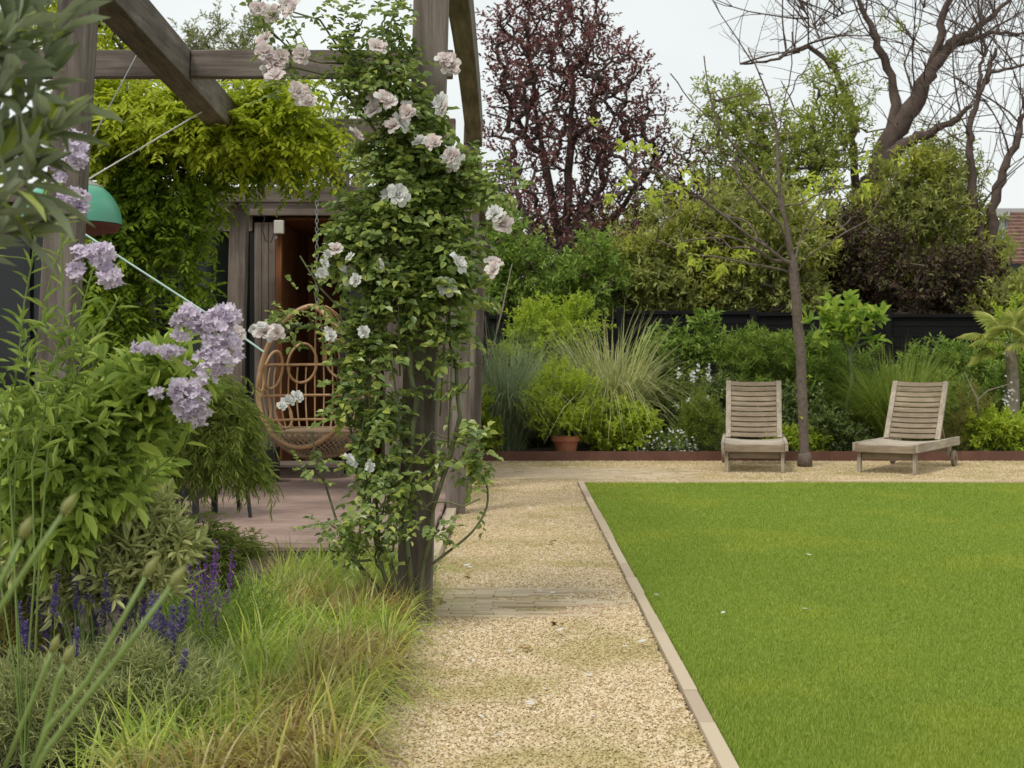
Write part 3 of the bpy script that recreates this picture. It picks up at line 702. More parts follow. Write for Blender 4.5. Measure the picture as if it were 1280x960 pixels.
def smooth_path(P, m=4):
    P = np.array(P, float); Q = np.vstack([2*P[0]-P[1], P, 2*P[-1]-P[-2]]); o = []
    for i in range(1, len(Q)-2):
        for q in range(m):
            t = q/m; a, b, c, d = Q[i-1:i+3]; o.append(.5*((2*b)+(c-a)*t+(2*a-5*b+4*c-d)*t*t+(3*b-a-3*c+d)*t**3))
    o.append(P[-1]); return np.array(o)
# bare pollarded willow
def whips(mb, P, n, L0, r0, rg):
    for _ in range(n):
        i = rg.integers(len(P)*2//5, len(P)); p = P[i].copy(); d = unit(rg.normal(0, .6, 3)+np.array([0, 0, .9])); Ln = L0*rg.uniform(.35, 1.2); m = 9; Q = [p]; bend = rg.normal(0, .07, 3)
        for q in range(m): d = unit(d+bend+rg.normal(0, .07, 3)+np.array([0, 0, .03])); p = p+d*Ln/m; Q.append(p)
        r_ = r0*rg.uniform(.6, 1.3)*Ln/L0; mb.tube(Q, np.linspace(r_, .0035, m+1), 4, cap=False)
        for k_ in range(rg.integers(1, 5)):
            j = rg.integers(2, m-1); p2 = Q[j].copy(); d2 = unit(d+rg.normal(0, .55, 3)); W_ = [p2]
            for q in range(5): d2 = unit(d2+rg.normal(0, .1, 3)+np.array([0, 0, .06])); p2 = p2+d2*Ln*.08*rg.uniform(.6, 1.5); W_.append(p2)
            mb.tube(W_, np.linspace(r_*.5, .003, 6), 4, cap=False)
def bare(name, label, lines, r0, blobs, Y, nt, mat, leaf=None, limbs=(), nwh=19, root=None, power=.95, rmin=.0055, leafn=(0,)):
    L0 = [[at(*p) for p in ln] for ln in lines]; rt = np.array(L0[0][0]).copy(); rt[2] = 0
    t = empty(name, rt, label, 'tree'); T, o = sample_blobs(blobs, Y, nt, 1.0, .1)
    mb = MB(); N = skeleton(mb, L0, T, r0*.35, rmin, k=7, wob=.05, lift=.3, power=power, aniso=1.2)
    for li, ra, rb in limbs:
        sp_ = smooth_path(L0[li], 5); sp_[1:-1] += rng.normal(0, .02, (len(sp_)-2, 3)); mb.tube(sp_, np.linspace(ra, rb, len(sp_))*rng.uniform(.88, 1.14, len(sp_)), 10)
    for ln in L0: sp_ = smooth_path(ln, 5); whips(mb, sp_, nwh, 2.3, .0125, rng)
    mb.build('trunk', mat, t, smooth=True)
    if leaf:
        lb, n_, mt_ = leaf; T, o = sample_blobs(lb, Y, n_, 1, .0)
        f = MB(); shoots(f, T, o*.5+[0, 0, .3], .22, 6, .1, .03, 50); f.build('crown', mt_, t)
    return t
Yw = 25
bare('pollarded_willow', 'large bare pollarded tree with thick leaning trunk', [
    [(1070, 560, Yw), (1072, 400, Yw), (1078, 300, Yw), (1092, 230, Yw), (1110, 180, Yw), (1145, 125, Yw), (1165, 85, Yw), (1190, 55, Yw), (1235, 25, Yw), (1275, -15, Yw)],
    [(1165, 88, Yw), (1175, 40, Yw), (1190, -10, Yw), (1195, -40, Yw)], [(1160, 100, Yw), (1190, 60, Yw), (1240, 42, Yw), (1290, 45, Yw)],
    [(1082, 270, Yw), (1110, 200, Yw-.3), (1140, 175, Yw-.4), (1180, 160, Yw-.5), (1215, 132, Yw-.6)],
    [(1112, 178, Yw), (1118, 120, Yw+.3), (1100, 60, Yw+.3), (1078, 10, Yw+.3), (1060, -30, Yw+.3)],
    [(1075, 300, Yw), (1066, 200, Yw-.3), (1066, 140, Yw-.3), (1045, 90, Yw-.3), (1010, 60, Yw-.3), (965, 75, Yw-.3), (925, 80, Yw-.3)],
    [(1045, 90, Yw-.3), (1020, 40, Yw-.3), (1000, 0, Yw-.3)], [(1078, 10, Yw+.3), (1060, 15, Yw+.3), (1030, 30, Yw+.3), (1010, 35, Yw+.3)],
    [(1145, 125, Yw), (1130, 80, Yw+.2), (1150, 30, Yw+.2), (1160, -20, Yw+.2)]], .26,
    [(1060, 60, 60, 90), (1130, 60, 70, 80), (1200, 60, 80, 70), (1000, 60, 60, 50), (1170, 10, 90, 50), (950, 50, 40, 40), (1080, 160, 50, 70), (1210, 0, 70, 60), (1100, 0, 60, 60), (1040, 130, 50, 60)], Yw, 60, M['barkwillow'],
    ([(1060, 120, 30, 60), (1100, 60, 40, 40)], 60, M['willow_leaf']), limbs=[(0, .32, .02), (1, .09, .025), (3, .15, .03), (4, .1, .025), (5, .075, .012), (2, .06, .02)])
Yw = 23
bare('forked_tree', 'bare dark tree forking low at the far right above the fence', [
    [(1232, 560, Yw), (1233, 400, Yw), (1234, 340, Yw), (1219, 270, Yw), (1212, 190, Yw), (1215, 150, Yw), (1232, 100, Yw), (1245, 60, Yw)],
    [(1235, 325, Yw), (1245, 250, Yw), (1262, 195, Yw), (1275, 165, Yw), (1282, 120, Yw)], [(1232, 104, Yw), (1240, 90, Yw), (1280, 80, Yw), (1300, 60, Yw)],
    [(1222, 120, Yw), (1226, 80, Yw), (1232, 60, Yw), (1225, 40, Yw)]], .1,
    [(1225, 100, 30, 60), (1265, 100, 40, 60), (1250, 200, 35, 60), (1215, 220, 20, 50)], Yw, 25, M['barkwillow'], limbs=[(0, .11, .025), (1, .09, .03), (2, .035, .015), (3, .035, .015)])
# leafy trees and hedging beyond the fence
HG = 'leafy trees and shrubs beyond the fence'
def back(name, label, base, Y, blobs, mat, **k):
    d = dict(nt=260, per=6, s=.22, n=8, Lh=.1, Wd=.04, r0=.08, rmin=.006, shell=.35, group=HG, spread=.9); d.update(k)
    return plant(name, label, 'tree', base, Y, blobs, M[mat], M['bark'], **d)
back('leafy_tree', 'airy yellow green tree behind the slim leafless tree', 925, 24, [(925, 190, 80, 70), (905, 130, 40, 40), (980, 190, 60, 60), (900, 260, 90, 60), (1040, 190, 50, 70), (1040, 120, 35, 45)], 'willow_leaf', nt=420, per=4, shell=.15, spread=.6)
back('leafy_tree', 'rounded mid green tree between the thick leaning trunk and the forked tree', 1150, 23.5, [(1140, 270, 65, 70), (1185, 300, 60, 70), (1110, 300, 60, 70), (1160, 230, 40, 40)], 'hedge', nt=380, per=6)
back('leafy_tree', 'sparse small leaved tree tips just left of the forked bare tree', 1195, 26, [(1190, 220, 35, 45), (1150, 200, 40, 45), (1240, 330, 25, 60)], 'willow_leaf', nt=110, per=4, spread=.6)
back('bay_tree', 'dark green bay shrub showing over the fence right of the plum tree', 800, 21.5, [(800, 345, 60, 50), (770, 370, 70, 40), (850, 360, 60, 50), (860, 310, 60, 50)], 'hedge', nt=300, per=7)
back('bay_tree', 'broad olive green shrub behind the slim tree trunk', 950, 21.5, [(920, 330, 70, 70), (980, 330, 60, 70), (940, 280, 60, 50), (890, 380, 80, 30)], 'hedge', nt=400, per=7)
back('laurel_shrub', 'light green shrub under the plum tree, left of the black fence top', 660, 21, [(650, 350, 50, 50), (620, 310, 30, 50), (700, 385, 60, 30), (740, 350, 40, 50)], 'mid', nt=240, per=6)
back('smoke_bush', 'dark purple leaved shrub under the thick leaning trunk', 1100, 22, [(1070, 330, 50, 60), (1130, 350, 90, 45), (1200, 360, 50, 35), (1050, 370, 40, 30)], 'darkplum', nt=300, per=6, Lh=.08, Wd=.05)
back('laurel_shrub', 'green shrub over the fence at the far right edge', 1270, 21.5, [(1255, 390, 36, 34), (1295, 400, 40, 40)], 'hedge', nt=150)
back('leafy_tree', 'dense tree filling the gap behind the fence below the plum tree', 640, 28, [(560, 330, 80, 90), (680, 350, 120, 60), (820, 330, 110, 70), (500, 250, 60, 60)], 'hedge', nt=420, per=6, Lh=.13, Wd=.06, r0=.15)
back('leafy_tree', 'dense hedge tree far behind the fence on the right', 1060, 29, [(960, 330, 110, 80), (1080, 330, 110, 80), (1170, 350, 80, 60), (1250, 400, 60, 50)], 'hedge', nt=480, per=6, Lh=.14, Wd=.06, r0=.15)
back('leafy_tree', 'grey green treetop showing above the pergola crossbeam', 285, 30, [(280, 60, 45, 30), (260, 45, 20, 18), (320, 90, 50, 60), (230, 80, 30, 30), (400, 200, 90, 60)], 'grey_tree', nt=220, per=5, Lh=.12, spread=.6)
back('leafy_tree', 'yellow green treetop at the upper left corner', 60, 17, [(40, 10, 60, 40), (130, 20, 40, 50), (110, 60, 60, 60), (200, 130, 60, 40)], 'wist_new_lit', nt=180, per=5, Lh=.07)

# young tree in the gravel
Yt = 15.6
yt = empty('young_tree', (gx(1006, Yt), Yt, 0), 'slim young tree in the gravel between the two loungers, nearly leafless crown', 'tree')
L_ = [[(1006, 583, Yt), (1004, 520, Yt), (1001, 440, Yt), (996, 380, Yt), (991, 330, Yt)],
      [(991, 330, Yt), (985, 290, Yt), (972, 245, Yt), (940, 205, Yt-.1), (900, 160, Yt-.2), (862, 125, Yt-.2), (838, 92, Yt-.2)],
      [(983, 285, Yt), (974, 230, Yt), (971, 170, Yt+.1), (980, 130, Yt+.1), (990, 80, Yt+.1), (990, 40, Yt+.1)],
      [(990, 335, Yt), (970, 318, Yt-.1), (930, 290, Yt-.3), (880, 250, Yt-.4), (840, 222, Yt-.5), (790, 190, Yt-.5), (745, 168, Yt-.5)],
      [(990, 325, Yt), (975, 280, Yt-.2), (950, 255, Yt-.3), (925, 225, Yt-.4), (915, 200, Yt-.4)],
      [(994, 345, Yt), (1010, 320, Yt-.2), (1045, 298, Yt-.3), (1085, 275, Yt-.4), (1105, 240, Yt-.4), (1122, 215, Yt-.4)],
      [(992, 330, Yt), (1000, 300, Yt+.2), (1015, 270, Yt+.2), (1035, 240, Yt+.2), (1060, 225, Yt+.2)],
      [(992, 338, Yt), (950, 332, Yt+.2), (900, 322, Yt+.3), (860, 318, Yt+.3), (820, 300, Yt+.3)],
      [(972, 165, Yt+.1), (960, 120, Yt+.1), (935, 60, Yt+.1)], [(900, 160, Yt-.2), (885, 110, Yt-.2), (880, 70, Yt-.2)], [(880, 250, Yt-.4), (850, 240, Yt-.4), (790, 250, Yt-.4)],
      [(991, 330, Yt), (965, 325, Yt), (925, 300, Yt-.5), (890, 290, Yt-.6)]]
mb = MB(); T, o = sample_blobs([(930, 200, 60, 90), (860, 230, 90, 60), (1050, 250, 60, 40), (970, 130, 50, 70), (900, 300, 90, 30)], Yt, 90, 1, 0)
skeleton(mb, [[at(*p) for p in ln] for ln in L_], T, .055, .004, k=8, wob=.04, lift=.3, power=.72)
mb.tube([at(1006, 583, Yt)-[0, 0, .02], at(1006, 572, Yt), at(1005, 566, Yt)], [.085, .08, .06], 12)
mb.build('trunk', M['barkpale'] if False else M['bark'], yt, smooth=True)
T, o = sample_blobs([(745, 168, 14, 12, -.5), (790, 190, 22, 12, -.5), (775, 235, 30, 10, -.4), (825, 250, 25, 10, -.4), (850, 225, 22, 12, -.4), (1008, 226, 16, 10), (1040, 235, 16, 14), (1100, 205, 16, 10, -.4), (1120, 210, 12, 12, -.4), (870, 310, 30, 10), (905, 325, 30, 8), (985, 315, 10, 8), (1065, 225, 20, 10)], Yt, 48, 1, 0)
f = MB(); shoots(f, T, o*.6+[0, 0, .1], .1, 6, .1, .042, 60, droop=.3, grav=.3)
T = np.array([at(1000, 400, Yt), at(1009, 470, Yt), at(1000, 520, Yt), at(1003, 418, Yt)]); shoots(f, T, rng.normal(0, 1, (4, 3))*[1, 1, .3], .04, 5, .05, .025)
f.build('crown', M['young'], yt)
# red ornament
t = MB(); t.lathe([(.001, .1), (.04, .085), (.055, .04), (.045, 0), (.001, -.02)], at(1094, 262, 24.2), 12); t.build('bird_feeder', plain('red', (.7, .03, .02), .4), label='small red feeder hanging on the thick leaning trunk', cat='bird feeder')

# ------------------------------------------------------------ neighbouring houses at the right edge
Yh = 34
h = empty('neighbour_house', (gx(1300, Yh), Yh, 0), 'house with red brown tiled roof at the far right edge', 'house')
def hx(px): return gx(px, Yh)
def hz(py): return CAMH-(py-HY)/FPX*Yh
m = MB(); m.b2(hx(1252), hx(1500), Yh+.4, Yh+6, 0, hz(322)); m.build('wall', plain('housebrick', (.28, .15, .1), .9, var=.3, sc=20), h)
m = MB(); z0, z1 = hz(330), hz(250)
V = []; nrow = 14
for q in range(nrow+1):
    t_ = q/nrow; V += [[hx(1246)+t_*1.3, Yh-.2+t_*3, z0+(z1-z0)*t_], [hx(1520), Yh-.2+t_*3, z0+(z1-z0)*t_], [hx(1246)+t_*1.3, Yh-.2+t_*3, z0+(z1-z0)*t_+.06], [hx(1520), Yh-.2+t_*3, z0+(z1-z0)*t_+.06]]
F = []
for q in range(nrow): F += [[q*4+2, q*4+3, q*4+5, q*4+4]]; F += [[q*4, q*4+1, q*4+3, q*4+2]]
F += [[0, 2, nrow*4+2, nrow*4]]
m.add(V, F); m.build('roof', plain('roof_tile', (.17, .095, .07), .9, var=.45, sc=7), h)
m = MB(); m.b2(hx(1244), hx(1500), Yh-.28, Yh-.22, z0-.2, z0-.02); m.build('gutter', M['black'], h)
Yh = 45
h = empty('neighbour_house', (gx(1310, Yh), Yh, 0), 'house with grey roof and white window band behind the tiled one', 'house')
m = MB(); m.b2(hx(1256), hx(1500), Yh, Yh+6, 0, hz(274)); m.build('wall', plain('render_', (.45, .47, .5), .8), h)
m = MB(); m.add([[hx(1244), Yh-.4, hz(272)], [hx(1520), Yh-.4, hz(272)], [hx(1520), Yh+3, hz(248)], [hx(1256), Yh+3, hz(248)], [hx(1244), Yh-.4, hz(276)], [hx(1520), Yh-.4, hz(276)]], [[0, 1, 2, 3], [0, 4, 5, 1]]); m.build('roof', plain('slate', (.2, .19, .18), .8), h)
wn_ = MB(); wn_.b2(hx(1262), hx(1500), Yh-.05, Yh-.01, hz(292), hz(279)); wn_ = wn_.build('window', M['glass'], h)
m = MB(); m.b2(hx(1258), hx(1262), Yh-.08, Yh, hz(296), hz(276)); m.b2(hx(1256), hx(1500), Yh-.1, Yh-.01, hz(298), hz(292)); m.build('frame', M['white_plastic'], wn_)

# ------------------------------------------------------------ border plants in front of the fence
def border(name, label, base, Y, blobs, mat, cat='shrub', **k):
    d = dict(nt=70, per=7, s=.12, n=8, Lh=.06, Wd=.028, r0=.018, rmin=.003, shell=.35, stems=5, parts=('stem', 'foliage')); d.update(k)
    return plant(name, label, cat, base, Y, blobs, M[mat], M['stem'], **d)
grass_clump('feather_grass', 'tall blue green arching grass at the left end of the border', 632, 17.3, 2600, 1.85, .01, .22, M['blue_grass'], bend=.8, lean=.28)
grass_clump('striped_grass', 'pale striped arching grass in the middle of the border', 766, 17.7, 1500, 2.05, .021, .15, M['stripe_grass'], bend=.95, lean=.26, minL=.6)
grass_clump('green_grass', 'fine fresh green arching grass behind the sideways lounger', 1122, 17.3, 3000, 1.55, .012, .22, M['green_grass'], bend=.65, lean=.42)
border('golden_shrub', 'yellow green shrub above the blue green grass by the fence', 690, 18.9, [(680, 402, 38, 22), (720, 405, 30, 26), (690, 440, 44, 44), (650, 470, 36, 60)], 'lime', nt=180)
border('laurel_shrub', 'glossy mid green upright shrub right of the striped grass', 850, 18.4, [(830, 450, 28, 28), (850, 445, 20, 20), (815, 500, 42, 40), (850, 490, 22, 36)], 'mid', nt=130, Lh=.09, Wd=.05)
border('laurel_shrub', 'deep green shrub low behind the potted shrub', 720, 18.8, [(720, 490, 70, 60), (640, 520, 50, 50), (800, 500, 40, 40)], 'dark', nt=180, Lh=.07, Wd=.04)
border('golden_hydrangea', 'low golden leaved shrub right of the terracotta pot', 778, 16.85, [(775, 545, 38, 22), (800, 540, 24, 20), (750, 550, 20, 14), (785, 525, 18, 14)], 'gold', nt=80, Lh=.06, Wd=.04, updir=.8)
border('trailing_plant', 'small bright green leafy plant beside the pergola post foot', 600, 16.8, [(600, 520, 14, 36), (604, 548, 16, 14)], 'lime', nt=40, Lh=.06, Wd=.04)
pt = empty('potted_shrub', (gx(707, 16.75), 16.75, .02)); tag(pt, 'lime green feathery shrub growing in a terracotta pot', 'potted plant')
t = border('x', '', 707, 16.75, [(703, 508, 45, 42), (680, 500, 25, 28), (730, 505, 22, 32), (705, 475, 28, 20)], 'lime', nt=150, per=8, s=.12, n=12, Lh=.03, Wd=.014, updir=.9)
for ch in [o_ for o_ in bpy.data.objects if o_.parent == t]:
    ch.parent = pt; ch.location = (0, 0, -.02)
bpy.data.objects.remove(t)
c = (gx(707, 16.75), 16.75, .02)
MB().lathe([(.001, 0), (.11, 0), (.145, .19), (.165, .19), (.168, .25), (.15, .25), (.145, .2), (.001, .2)], c, 28).build('pot', M['terracotta'], pt, smooth=False)
border('euphorbia', 'domed lime green euphorbia right behind the straight-on lounger', 942, 17.9, [(942, 440, 42, 24), (920, 450, 22, 24), (965, 445, 26, 24), (942, 490, 36, 40)], 'euph', nt=110, per=4, s=.1, n=18, Lh=.09, Wd=.014, updir=.9, ang=75)
border('euphorbia', 'darker euphorbia with whorled leaves between trunk and fig', 1025, 18.1, [(1030, 462, 34, 28), (1040, 500, 38, 40), (1010, 480, 25, 60), (1075, 500, 40, 50)], 'mid', nt=130, per=4, s=.1, n=16, Lh=.13, Wd=.018, updir=.7, ang=70)
border('young_fig', 'young fig tree with big lobed leaves on a slim stem', 1064, 17.4, [(1060, 398, 42, 14), (1030, 408, 20, 14), (1092, 398, 20, 12), (1060, 420, 34, 10)], 'fig', cat='tree', nt=30, per=2, s=.12, n=6, Lh=.14, Wd=.085, stems=1, r0=.032, rmin=.008, updir=.6,
       trunk=[[at(1065, 556, 17.4), at(1065, 480, 17.4), at(1062, 440, 17.4)], [at(1062, 445, 17.4), at(1055, 425, 17.4), at(1040, 405, 17.4)], [at(1062, 445, 17.4), at(1070, 420, 17.4), at(1080, 400, 17.4)]], parts=('trunk', 'crown'))
border('jasmine_shrub', 'bushy fresh green shrub against the fence right of the green grass', 1180, 18.8, [(1170, 450, 36, 20), (1200, 460, 36, 26), (1160, 495, 56, 44), (1215, 500, 40, 40)], 'mid', nt=150, Lh=.08, Wd=.025)
border('bronze_fennel', 'hazy bronze feathery fennel at the right of the turned lounger', 1207, 17.1, [(1208, 520, 24, 36), (1200, 545, 26, 22), (1222, 500, 18, 24)], 'bronze', cat='plant', nt=70, per=6, n=12, Lh=.05, Wd=.004)
border('catmint', 'grey green low plant at the base of the fig stem', 1040, 17.0, [(1035, 540, 24, 18), (1060, 545, 24, 16), (1025, 530, 14, 16)], 'dark', cat='plant', nt=60, Lh=.05)
border('leafy_perennial', 'pale green low clump below the palm', 1245, 17.0, [(1250, 540, 34, 20), (1275, 545, 24, 20), (1225, 548, 20, 12)], 'lime', cat='plant', nt=80, Lh=.07)
border('leafy_perennial', 'dark leafy clump behind the fennel under the palm', 1250, 18.2, [(1240, 500, 34, 40), (1280, 490, 34, 50), (1190, 530, 40, 30)], 'mid', cat='plant', nt=130)
border('leafy_perennial', 'small green clump between the lounger back and the tree trunk', 995, 17.0, [(985, 555, 22, 10), (1012, 552, 12, 12)], 'lime', cat='plant', nt=26, Lh=.08)
border('leafy_perennial', 'dark green ground clump behind the straight-on lounger', 930, 17.6, [(900, 520, 40, 40), (980, 520, 50, 40)], 'dark', cat='plant', nt=120)
border('viburnum', 'leafy stem rising against the dark fence left of the straight-on lounger', 882, 18.2, [(880, 420, 10, 14), (878, 445, 12, 14), (884, 405, 6, 10)], 'mid', cat='shrub', nt=16, Lh=.08, Wd=.05)
# gaura
t = border('gaura', 'wispy gaura with white flower spikes left of the straight-on lounger', 872, 16.9, [(872, 520, 24, 30), (885, 540, 24, 22), (860, 545, 18, 18)], 'green_grass', cat='plant', nt=90, per=6, n=10, Lh=.06, Wd=.01, updir=.9)
def florets(T, r, mat, parent, name='flowers', petals=5, cup=.3, face=None, sp=.5):
    m = MB(); n = len(T); N = unit(rng.normal(0, sp, (n, 3))+(np.array(face) if face is not None else np.array([0, -.5, .6])))
    a = np.where(np.abs(N[:, 2:3]) > .9, [[1., 0, 0]], [[0, 0, 1.]]); X = unit(np.cross(N, a)); Yv = np.cross(N, X); ph = rng.uniform(0, 6, n)
    for q in range(petals):
        an = ph+q*2*np.pi/petals; d = X*np.cos(an)[:, None]+Yv*np.sin(an)[:, None]
        leaves(m, T, d+N*cup, N, r, r*.7, fold=.1, droop=-.05)
    return m.build(name, mat, parent, kind='stuff')
T, o = sample_blobs([(849, 466, 3, 9), (866, 470, 4, 8), (872, 464, 3, 12), (886, 466, 4, 13), (860, 500, 3, 4), (845, 508, 3, 6), (884, 500, 5, 6), (866, 472, 3, 8)], 16.8, 90, 1, 0)
florets(T, .02, M['daisy'], t, 'flowers', 4)
m = MB()
for px in (849, 866, 873, 887): m.tube([at(872, 540, 16.85), at((872+px)/2, 490, 16.85), at(px, 450, 16.8)], .003, 4)
m.build('flower_stems', M['cane'], t)
t = border('daisy_clump', 'low clump of tiny white daisies spilling toward the edging', 838, 16.8, [(838, 555, 34, 14), (815, 562, 20, 8), (860, 560, 16, 8)], 'mid', cat='plant', nt=60, n=7, Lh=.03, Wd=.008)
T, o = sample_blobs([(835, 549, 34, 15), (812, 560, 18, 8), (858, 560, 18, 8)], 16.7, 150, .8, .5); T[:, 2] = np.maximum(T[:, 2], .1); florets(T, .016, M['daisy'], t, 'flowers', 5, .1)
# canes of the pale bamboo sticks
for k_, (p0, p1, lb) in enumerate([((618, 562), (606, 395), 'bare pale cane leaning left in the blue grass'), ((627, 562), (625, 480), 'short upright pale cane at the foot of the blue grass'), ((612, 450), (640, 330), 'thin straw coloured cane rising above the blue grass')]):
    m = MB(); a_, b_ = at(*p0, 16.8), at(*p1, 16.8+k_*.2); a_[2] = max(a_[2], .02) if k_ < 2 else a_[2]; m.tube([a_, (a_+b_)/2+[.01, 0, 0], b_], [.011, .01, .006], 6); m.build('cane', M['barkpale'], label=lb, cat='cane')
# palm
def palm(px, Y):
    t = empty('fan_palm', (gx(px, Y), Y, 0), 'small fan palm with stiff pleated leaves at the right edge', 'palm tree')
    m = MB(); m.tube([at(px, HY, Y)*[1, 1, 0], at(px-2, 480, Y), at(px-5, 430, Y)], [.07, .075, .06], 10); m.build('trunk', M['barkpale'], t)
    top = at(px-5, 428, Y); st = MB(); f = MB()
    for az, el, ln in [(2.9, .3, .34), (3.6, .15, .3), (.2, .3, .3), (5.2, .4, .3), (1.4, .6, .32), (4.2, .5, .32), (2.3, .9, .32), (3.2, -.3, .3), (6.0, -.1, .28), (4.8, .0, .35), (.9, 1.1, .3), (5.6, 1.2, .25)]:
        d = np.array([math.cos(az)*math.cos(el), math.sin(az)*math.cos(el), math.sin(el)]); e_ = top+d*ln; st.tube([top, top+d*ln*.5+[0, 0, .02], e_], .009, 5)
        sd_ = unit(np.cross(d, [0, 0, 1])); n = 22; an = np.linspace(-1.9, 1.9, n)
        D = np.cos(an)[:, None]*d+np.sin(an)[:, None]*sd_; D[:, 2] -= .12
        leaves(f, np.repeat(e_[None], n, 0), D, np.array([[0, 0, 1.]]*n)+d*-.3, .3*(1-.12*np.abs(an)), .03, fold=.5, droop=.35)
    st.build('stalks', M['greenstem'], t); f.build('fronds', M['palm'], t)
    T, o = sample_blobs([(px-8, 470, 8, 45), (px-6, 505, 9, 20)], Y-.1, 60, 1, .6)
    florets(T, .018, M['daisy'], t, 'blossoms')
palm(1268, 17.3)
border('tall_shrub', 'light green shrub with white blossom behind the palm at the far right', 1265, 18.9, [(1265, 405, 24, 30), (1280, 430, 30, 40), (1250, 440, 20, 26)], 'lime', nt=70)
m = MB(); P = [at(1228, 560, 17.0), at(1222, 500, 17.0), at(1205, 465, 17)]; m.tube(P, [.016, .013, .006], 6); m.tube([at(1222, 500, 17), at(1235, 488, 17), at(1262, 480, 17)], [.012, .008, .004], 6); m.build('dead_stem', M['barkpale'], label='bare pale forked stem beside the bronze fennel', cat='plant')

# ------------------------------------------------------------ wisteria
wt = empty('wisteria', (gx(150, 11), 11.2, 0), 'golden green wisteria hanging in a thick curtain from the pergola beams', 'climbing plant')
T1, O1 = sample_blobs([(170, 130, 65, 32), (250, 150, 60, 38), (330, 140, 50, 36), (385, 172, 40, 22), (140, 160, 40, 40), (300, 165, 60, 22), (350, 120, 40, 22)], 10.6, 170, .9, .3)
T2, O2 = sample_blobs([(150, 240, 50, 55), (210, 230, 60, 50), (130, 330, 30, 80), (290, 196, 60, 12), (330, 196, 50, 10), (215, 285, 22, 30), (150, 300, 34, 50), (140, 400, 30, 46), (235, 350, 14, 22), (390, 205, 36, 12), (225, 415, 22, 26)], 10.9, 230, .7, .3)
mb = MB(); skeleton(mb, [[at(190, 600, 11.9)*[1, 1, 0]+[0, 0, .1], at(195, 430, 11.9), at(185, 250, 11.6), at(210, 150, 11)], [at(210, 150, 11), at(300, 150, 11), at(400, 180, 11)]], np.concatenate([T1, T2]), .045, .003); mb.build('vine_stem', M['bark'], wt, smooth=True)
def pinn(T, O, per, mat, nm):
    B = np.repeat(T, per, 0)+rng.normal(0, .09, (len(T)*per, 3)); D = unit(np.repeat(O, per, 0)*.7+rng.normal(0, .5, B.shape)+[0, -.25, -.15])
    f = MB(); shoots(f, B, D, .19, 11, .062, .031, 65, flat=True, grav=.22, jit=.25, droop=.25); f.build(nm, M[mat], wt)
pinn(T1, O1, 8, 'wist_new_lit', 'young_lit_foliage'); pinn(T2, O2, 9, 'wist_old_shade', 'foliage')

# ------------------------------------------------------------ climbing rose on the near post
rs = empty('climbing_rose', (-.47, Y1-.1, 0), 'climbing rose with pale pink blooms smothering the near pergola post', 'climbing plant')
RB = [(505, 230, 62, 60), (490, 310, 75, 55), (545, 300, 45, 70), (520, 370, 75, 45), (450, 300, 38, 45), (470, 480, 70, 60), (440, 520, 36, 40), (510, 170, 45, 40), (560, 430, 25, 50), (565, 560, 34, 34), (470, 430, 50, 40), (520, 590, 26, 30), (560, 225, 25, 30), (500, 120, 30, 40), (470, 560, 45, 30)]
RT, RO = sample_blobs(RB, Y1-.12, 320, .55, .35)
RT[:, 1] = np.minimum(RT[:, 1], Y1+.5)
RB2 = [(480, 20, 30, 25), (440, 80, 45, 24), (490, 90, 30, 30), (330, 40, 12, 40), (350, 75, 16, 26), (380, 18, 30, 8), (440, 30, 24, 16), (500, 30, 16, 30), (470, 100, 45, 18), (430, 115, 30, 8), (335, 5, 14, 14), (455, 125, 14, 24)]
RT2, RO2 = sample_blobs(RB2, Y1-.15, 58, .8, .1)
RT3, RO3 = sample_blobs([(380, 400, 30, 12), (390, 340, 8, 24), (620, 235, 20, 12), (600, 215, 14, 14), (595, 620, 14, 16), (430, 650, 30, 30), (350, 410, 30, 10), (390, 430, 25, 14), (575, 480, 20, 20), (515, 700, 22, 8), (385, 580, 22, 20), (460, 640, 50, 36), (520, 650, 40, 30), (440, 690, 40, 16), (485, 610, 30, 30)], Y1-.2, 92, .8, .1)
canes = [[(515, 800), (505, 640), (520, 500), (500, 380), (520, 250), (500, 130), (470, 60), (500, 0)], [(500, 790), (470, 680), (450, 560), (470, 430), (450, 300), (480, 200)], [(505, 790), (430, 690), (405, 600), (390, 540)],
         [(515, 790), (540, 640), (575, 520), (560, 400), (570, 250), (620, 235)], [(505, 795), (465, 640), (480, 480), (430, 420), (350, 405)], [(500, 130), (440, 80), (400, 25), (350, 10), (310, 5)], [(440, 90), (370, 70), (330, 30), (325, 0)],
         [(510, 790), (490, 700), (500, 600), (540, 540), (590, 560)], [(505, 790), (445, 700), (455, 600), (430, 500)], [(508, 790), (480, 720), (470, 620), (460, 520)], [(450, 420), (400, 360), (375, 320)]]
mb = MB(); skeleton(mb, [[at(p[0], min(p[1], 776), Y1-.12-.04*math.sin(i*2.1)) for p in c_] for i, c_ in enumerate(canes)], np.concatenate([RT, RT2, RT3]), .02, .0022, wob=.05, power=.45)
mb.tube(smooth_path([at(p, q, Y1-.1) for p, q in [(540, 705), (560, 690), (590, 665), (608, 635), (608, 605), (595, 590), (570, 575), (540, 560)]], 4), np.linspace(.0075, .003, 29), 6)
for (a_, b_, c2) in [((455, 650), (462, 500), (468, 380)), ((468, 700), (500, 520), (478, 380)), ((470, 520), (475, 450), (472, 350)), ((560, 560), (565, 450), (560, 360)), ((550, 520), (556, 420), (566, 340)), ((500, 470), (498, 380), (480, 330))]:
    mb.tube([at(*a_, Y1-.15), at(*b_, Y1-.2), at(*c2, Y1-.15)], .004, 5)
mb.build('cane', M['cane'], rs, smooth=True)
f = MB()
